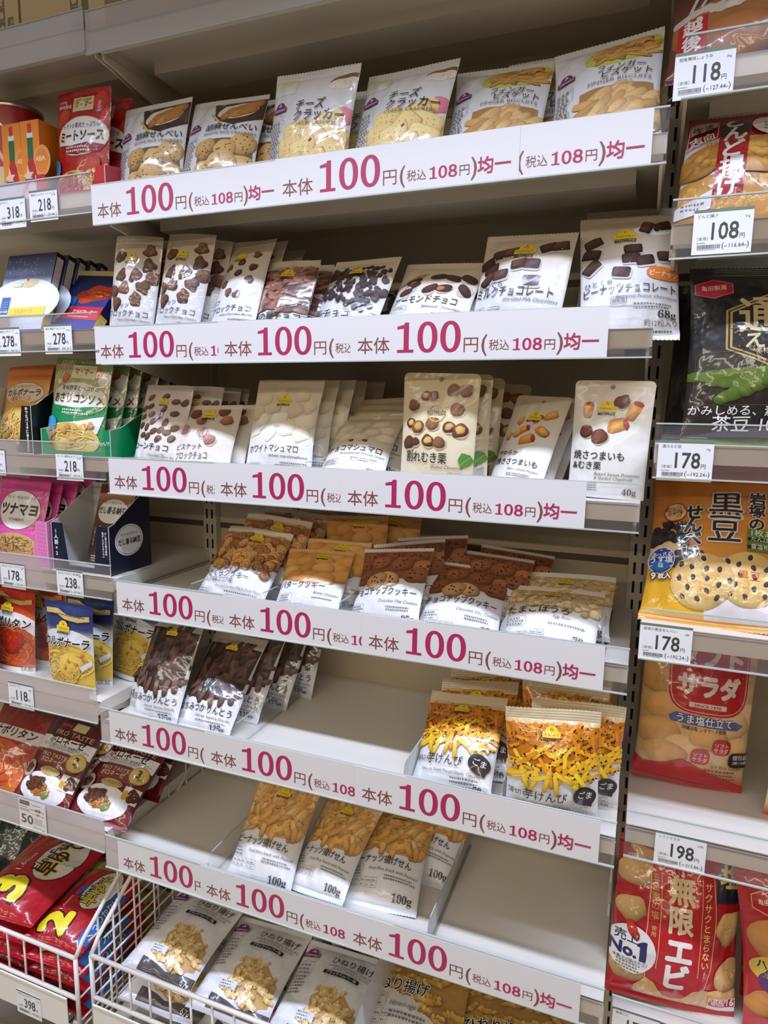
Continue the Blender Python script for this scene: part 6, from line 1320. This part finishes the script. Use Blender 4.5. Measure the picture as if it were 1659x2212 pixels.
tray('sauce_carton', 'green card carton holding the clam sauce pouches', -.172, -.003, .016, .235, LD[3], .050, .14, (0, 142, 86), 0, fh=.010, strip=.012, artf=lambda A: A.text('おいしい!', A.w - 4, 22, 11, (240, 244, 240), .01, align='r'))
# fourth: pink and navy cartons
PK = [(0, (228, 96, 176)), (1, (226, 70, 160))]
B = Bag('tuna_mayonnaise_sachet', 138, 170, 16, 84, PK, a_tuna, 'satin', sb=8, st=16, wr=.45, curl=1.5, zig=0, back=(222, 70, 156))
g = 'pink tuna mayonnaise sachets'
B.put('pink tuna mayonnaise sauce sachet at the front of its carton', g, -.296, .040, LD[4] + .003, 1, 14, 1, cat='sauce sachet')
B.put('pink tuna mayonnaise sachet right behind the front one', g, -.284, .060, LD[4] + .003, -2, 16, 0, cat='sauce sachet', sc=.97)
B.put('pink tuna mayonnaise sachet third from the front', g, -.268, .078, LD[4] + .003, 1, 17, 0, cat='sauce sachet')
B.put('pink tuna mayonnaise sachet standing taller at the back', g, -.244, .125, LD[4] + .022, 0, 10, 0, cat='sauce sachet')
def dots(A):
    for i in range(22):
        for j in range(20): A.ell(3 + i * 5 + 2.5 * (j % 2), 3 + j * 5, .7, .7, (196, 60, 140), n=8, step=.05 if i + j == 0 else 0)
tray('sauce_carton', 'pink dotted display carton holding the tuna mayonnaise sachets', -.375, -.1705, .014, .150, LD[4], .094, .150, (234, 132, 196), 0, fh=.022, strip=.028, artf=lambda A: [A.ell(x_, y_, .9, .9, (196, 60, 140), n=8, step=.05) for x_ in (A.w - 23, A.w - 17, A.w - 11, A.w - 5) for y_ in range(6, 90, 8)])
def p_navy(A):
    A.ell(52, 62, 38, 31, (240, 240, 240)); A.frame(A.ring(52, 62, 34.5, 28, 0, 36), .9, (60, 60, 70)); A.text('キユーピーあえるパスタソース', 52, 72, 6, K, .02, align='c', w=44); A.text('だし香る納豆', 52, 55, 13, K, .035, align='c', w=60)
def pf_navy(A): A.text('1人前×2', 12, 74, 10, (244, 244, 244), .03, vert=1.1); A.text('香ばしさがたまらない', A.w - 15, 80, 5, (236, 236, 240), .02, vert=1.0); A.text('だし香る五種の薬味', A.w - 8, 80, 5, (236, 236, 240), .02, vert=1.0)
tray('sauce_carton', 'navy display carton with an oval label at the end of its shelf', -.166, -.0215, .020, .132, LD[4], .094, .162, (16, 24, 52), 0, art=p_navy, artf=pf_navy, fh=.012, strip=.028)
NB = [(0, (86, 52, 36)), (.6, (96, 60, 42)), (1, (120, 40, 36))]
B = Bag('soy_sauce_sachet', 112, 168, 16, 85, NB, a_natto, 'satin', sb=8, st=16, wr=.4, curl=1.5, zig=0, back=(90, 40, 34))
for i in range(2): B.put('brown natto sauce sachet in the navy carton, %s one' % ('front' if i == 0 else 'rear'), 'brown natto sauce sachets', -.083, .064 + .024 * i, LD[4] + .003, -10, 18, -2, cat='sauce sachet')
SB = Bag('green_sauce_sachet', 130, 165, 16, 86, [(0, (210, 204, 180)), (.6, (206, 200, 170)), (.8, (70, 120, 60)), (1, (60, 110, 54))], lambda A: A.text('S&B', 16, A.H * .7, 13, (150, 50, 40), .03), 'satin', sb=8, st=10, wr=.4, curl=1, zig=0)
SB.put('green topped sauce sachet far back at the left picture edge', 'green sauce sachets', -.325, .235, LD[4] + .02, 0, 6, 0, cat='sauce sachet')
# fifth: carbonara and napolitan pouches
CS = [(0, (227, 227, 230)), (.1, (232, 200, 100)), (.6, (230, 220, 190)), (.72, (44, 62, 116)), (1, (36, 52, 104))]
g = 'blue topped carbonara pouches'
B = Bag('carbonara_pouch', 124, 172, 30, 87, CS, a_carb, 'satin', st=7, wr=.6, pouch=True, curl=3, zig=0, corner=4, back=(30, 40, 80))
B.put('blue topped carbonara pouch standing at the front left', g, -.0917, -.018, LD[5], -2.6, 0, -.3, cat='sauce pouch')
B.put('blue topped carbonara pouch right behind the front left one', g, -.0985, .030, LD[5], -1.3, 2, 1.5, cat='sauce pouch')
B.put('blue topped carbonara pouch half in shade beside the karinto bag', g, -.036, .072, LD[5], -8, 10, 3, cat='sauce pouch')
B.put('carbonara pouch standing deepest behind the shaded one', g, -.030, .118, LD[5], -4, 6, 2, cat='sauce pouch')
NS = [(0, (236, 234, 232)), (.1, (206, 80, 36)), (.6, (216, 120, 70)), (.74, (196, 58, 28)), (1, (190, 50, 26))]
B = Bag('napolitan_pouch', 124, 172, 30, 88, NS, a_napo, 'satin', st=7, wr=.6, pouch=True, curl=2, zig=0, corner=9, back=(120, 30, 20))
for i, (x, y) in enumerate(((-.348, -.020), (-.290, .018), (-.262, .066))):
    B.put('red napolitan sauce pouch, %s one counted from the front' % ORD[i], 'red napolitan pouches', x, y, LD[5], 0, 2, 1.5, cat='sauce pouch')
c = MB().prism([(-.044, LD[5]), (.16, LD[5]), (.16, LD[5] + .11), (-.044, LD[5] + .11)], 'x', -.196, -.1948).build('divider_card', M['clear']); tag(c, 'clear upright divider between the napolitan and carbonara pouches', 'divider')
# sixth: bolognese
BS = [(0, (120, 22, 34)), (.5, (96, 26, 30)), (1, (72, 20, 26))]
g = 'dark red bolognese bags'
B = Bag('bolognese_bag', 152, 186, 36, 89, BS, a_bolo, 'gloss', sb=8, st=9, wr=1.1, back=(70, 20, 26), zig=.3)
B.put('dark red bolognese bag with a bright gold seal, the left one', g, -.187, -.040, LD[6], 1.2, 42, 3.2, cat='sauce bag')
B.put('dark red bolognese bag lying near the end of its shelf', g, -.048, -.030, LD[6], 4.6, 55, 2.8, cat='sauce bag')
B.put('bolognese bag behind the left one, its logo showing above', g, -.170, .022, LD[6] + .012, 0, 36, 2, cat='sauce bag')
B.put('bolognese bag deep behind the right one', g, -.052, .075, LD[6], -6, 48, -2, cat='sauce bag')
def a_napo3(A):
    H = A.H; A.rect(0, H * .58, 100, H * .72, (214, 206, 204)); A.text('ナポリタン', 54, H * .62, 14, (44, 26, 24), .03, align='c', w=76); A.ell(50, H * .32, 46, 30, (206, 90, 40)); A.noodles(50, 50, H * .32, 44, 28, [(214, 100, 44), (190, 70, 30), (232, 140, 70)], 2)
B = Bag('napolitan_bag', 152, 186, 36, 90, [(0, (220, 120, 50)), (.5, (170, 50, 30)), (1, (96, 24, 26))], a_napo3, 'gloss', sb=8, st=9, wr=1.0, back=(90, 24, 24))
B.put('orange and red napolitan bag at the left picture edge', 'napolitan bags', -.330, -.035, LD[6], 2, 40, 2, cat='sauce bag')
B.put('napolitan bag behind the one at the left picture edge', 'napolitan bags', -.318, .030, LD[6], -2, 34, 2, cat='sauce bag')
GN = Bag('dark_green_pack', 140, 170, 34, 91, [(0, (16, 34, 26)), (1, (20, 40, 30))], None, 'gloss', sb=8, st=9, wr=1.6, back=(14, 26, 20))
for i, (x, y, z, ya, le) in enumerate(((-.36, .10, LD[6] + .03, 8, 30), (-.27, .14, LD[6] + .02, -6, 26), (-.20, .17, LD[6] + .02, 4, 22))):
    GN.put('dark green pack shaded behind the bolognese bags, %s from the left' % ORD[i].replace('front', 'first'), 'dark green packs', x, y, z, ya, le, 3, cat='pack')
# bottom left basket: macaroni bags lying in a pile
g = 'red macaroni bags'
PS = [(0, (176, 20, 38)), (1, (182, 22, 40))]
B3 = Bag('macaroni_bag', 190, 240, 42, 92, PS, a_pasta3, 'gloss', sb=8, st=9, wr=1.3, back=(170, 20, 36), zig=.3)
B2p = Bag('small_macaroni_bag', 150, 230, 40, 93, PS, a_pasta2, 'gloss', sb=8, st=9, wr=1.3, back=(170, 20, 36), zig=.3)
B3.put('red spaghetti bag with a large yellow 3 on top of the pile', g, -.280, -.078, .236, 4, 84, 0, cat='pasta bag')
B2p.put('red spaghetti bag with a large yellow 2 and a blue band', g, -.132, -.076, .216, 3, 84, 0, cat='pasta bag')
for i in range(4):
    B2p.put('red spaghetti bag lying %s below the yellow 2 bag' % ('first', 'second', 'third', 'fourth')[i], g, -.122 + .004 * (i % 2), -.082, .180 - .030 * i, 2 - 2 * (i % 2), 86, 0, cat='pasta bag')
for i in range(4):
    B3.put('red spaghetti bag lying %s below the yellow 3 bag' % ('first', 'second', 'third', 'fourth')[i], g, -.300, -.080, .194 - .032 * i, 3 - 3 * (i % 2), 86, 0, cat='pasta bag')
GP = Bag('green_pasta_bag', 120, 150, 40, 94, [(0, (20, 50, 36)), (1, (24, 62, 44))], lambda A: [A.blob(x_, y_, 9, 6, (214, 206, 190), .5, .3) for x_, y_ in ((30, 80), (60, 50), (40, 30))], 'gloss', sb=8, st=9, wr=1.4, back=(18, 40, 30))
for i in range(3): GP.put('dark green pasta bag behind the red pile, %s from the top' % ORD[i].replace('front', 'first'), 'green pasta bags', -.085, .16, .30 - .05 * i, -8, 70, 0, cat='pasta bag')
sg = MB().box(-.105, -.015, .0, .0012, 0, .03).build('sign_card', M['whitecup'])
sg.data.transform(Matrix.Translation((0, .075, .375)) @ Matrix.Rotation(-.9, 4, 'X')); tag(sg, 'white card strip standing behind the yellow 2 spaghetti bag', 'sign')
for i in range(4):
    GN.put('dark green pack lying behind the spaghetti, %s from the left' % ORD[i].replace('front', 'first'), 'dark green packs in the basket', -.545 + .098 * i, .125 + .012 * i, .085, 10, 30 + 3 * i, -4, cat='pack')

# ------------------------------------------------------------------ right bay
def rp(name, w, h, t, seed, st, art, label, pose, n=1, step=(.004, .064), mat='gloss', cat='snack bag', wr=1.2, back=(200, 200, 200), grp=None, k=None):
    b = Bag(name, w, h, t, seed, st, art, mat, sb=10, st=11, wr=wr, back=back)
    stack(b, label, grp or name.replace('_', ' ') + 's', pose, n, step); return b
rp('soy_sauce_cracker_bag', 210, 160, 50, 101, [(0, (96, 30, 34)), (.5, (120, 70, 50)), (1, (72, 20, 28))], a_shoyu, 'dark red bag of soy sauce rice crackers', (1.000, .060, RD[0], 0, 24, 0), 2, back=(90, 24, 32))
rp('fried_rice_cracker_bag', 138, 166, 40, 102, [(0, (150, 24, 38)), (.1, (206, 160, 100)), (.3, (196, 130, 80)), (.6, (232, 224, 220)), (.97, (170, 26, 40)), (1, (150, 22, 36))], a_dondo, 'red bag of fried rice crackers with brush lettering', (.985, .050, RD[1] - .002, -2, 20, 3), 2, back=(150, 24, 36))
rp('edamame_chip_bag', 168, 232, 46, 103, [(0, (110, 150, 56)), (.04, (40, 30, 30)), (.15, (36, 28, 28)), (.45, (44, 38, 36)), (.55, (20, 16, 17)), (1, (14, 13, 14))], a_eda, 'black edamame chip bag with a gold hexagon', (1.030, .050, RD[2], 8, 9, 0), 1, back=(16, 15, 15))
b = Bag('edamame_chip_bag', 150, 222, 40, 104, [(0, (30, 26, 26)), (1, (14, 13, 14))], None, 'gloss', wr=1.4, back=(16, 15, 15))
b.put('black edamame chip bag standing behind at the left of the hexagon bag', 'edamame chip bags', 1.000, .115, RD[2], -6, 6, 0); b.put('green edged chip bag furthest back on the edamame shelf', 'edamame chip bags', 1.03, .175, RD[2], 0, 4, 0, sc=1.08)
rp('black_bean_cracker_bag', 210, 250, 48, 105, [(0, (226, 160, 40)), (1, (212, 130, 44))], a_kuro, 'orange bag of black bean rice crackers', (1.016, .036, RD[3], -5, 33, -1), 2, back=(220, 150, 40))
rp('soft_salad_cracker_bag', 166, 250, 52, 106, [(0, (180, 30, 40)), (.06, (180, 30, 40)), (.14, (214, 180, 130)), (1, (206, 160, 100))], a_soft, 'transparent red bag of soft salad crackers', (.998, .150, RD[4], 8, 8, 4), 2, back=(170, 30, 40))
b = Bag('yellow_cracker_bag', 150, 240, 50, 107, [(0, (190, 30, 40)), (.1, (226, 206, 150)), (.6, (226, 200, 130)), (.8, (226, 160, 50)), (1, (206, 120, 40))], lambda A: [cracker(A, x_, y_, 18, (226, 206, 150)) for x_, y_ in ((24, 40), (30, 70), (70, 50), (60, 90))], 'gloss', wr=1.2)
b.put('pale cracker bag with a red foot at the right picture edge', 'yellow cracker bags', 1.178, .110, RD[4], 0, 6, 2)
rp('shrimp_cracker_bag', 184, 238, 54, 108, [(0, (196, 30, 40)), (.5, (186, 22, 36)), (1, (170, 20, 32))], a_ebi, 'shiny red shrimp cracker bag with white lettering', (.992, .040, RD[5] + .004, 11, 13, 4), 2, wr=1.6, back=(180, 22, 34))
rp('honey_cracker_bag', 168, 236, 50, 109, [(0, (190, 30, 40)), (1, (184, 24, 36))], a_hachi, 'red honey soy cracker bag at the right picture edge', (1.178, .050, RD[5] + .004, 4, 9, -6), 2, wr=1.4, back=(180, 22, 34))

# ------------------------------------------------------------------ cardboard cartons on the top left shelf
def carton_art(A):
    H = A.H; c = (112, 104, 92)
    A.rect(60, H * .0, 76, H * .62, c); A.rect(61, H * .30, 75, H * .31, (214, 204, 180)); A.text('52', 68, H * .28, 16, (206, 196, 172), .03, rot=-PI / 2, align='c'); A.rect(84, H * .0, 95, H * .44, c)
    for k in (.12, .36, .6, .84): A.frame([(61, H * (k - .1)), (75, H * (k - .1)), (75, H * (k + .08)), (61, H * (k + .08))], .5, (206, 196, 172)); 
    A.blob(68, H * .12, 4, 4.5, (206, 196, 172), 0, .2, dark=0, hi=0); A.blob(68, H * .5, 4, 4.5, (206, 196, 172), 0, .2, dark=0, hi=0)
for i, (x0, x1) in enumerate(((-.40, -.172), (-.166, .02))):
    w, h = x1 - x0, .20; y = .026
    def ca(A, i=i):
        H = A.H; c = (122, 114, 100); P_ = (196, 184, 158); k = 1 / A.k
        def px(mm): return mm * k
        if i == 0:
            A.rect(px(180), 0, px(196), H, c); A.rect(px(202), 0, px(216), px(60), c); A.text('52', px(209), px(49), px(14), P_, .03, rot=-PI / 2, align='c', w=None)
            for m in range(9): A.rect(px(180), px(12 + 22 * m), px(196), px(12.8 + 22 * m), P_); A.blob(px(188), px(22 + 22 * m), px(5), px(6), P_, 0, .25, 3, dark=0, hi=0, jit=0)
        else:
            A.rect(px(112), 0, px(130), H, c); A.rect(px(137), 0, px(152), H, c); A.text('200', px(144), px(66), px(15), P_, .03, rot=-PI / 2, align='c')
            for m in range(9): A.rect(px(112), px(6 + 22 * m), px(130), px(6.8 + 22 * m), P_); A.blob(px(121), px(16 + 22 * m), px(5.5), px(6), P_, 0, .25, 3, dark=0, hi=0, jit=0)
    A = Art(w * 1000, h * 1000); ca(A)
    z = LD[0]
    o = thing('cardboard_carton', 'brown cardboard carton on the top shelf, %s of the two' % ('left' if i == 0 else 'right, beside the rail gap'), 'carton', ((x0 + x1) / 2, y, z), group='brown cardboard cartons')
    me = flat_art('carton_box', A, lambda X, Y: np.stack([-w / 2 + X * .001, np.zeros_like(X), Y * .001], -1), (0, -1, 0), M['paper'], base=(*box_geo(-w / 2, w / 2, 0, .24, 0, h), (206, 186, 150)))
    link(bpy.data.objects.new('carton_box', me), o)
    mesh_obj('tape', *(lambda v, f: (v, f))(*box_geo(-w / 2 - .0003, w / 2 + .0003, .09, .14, h, h + .0003)), M['carton'], o)
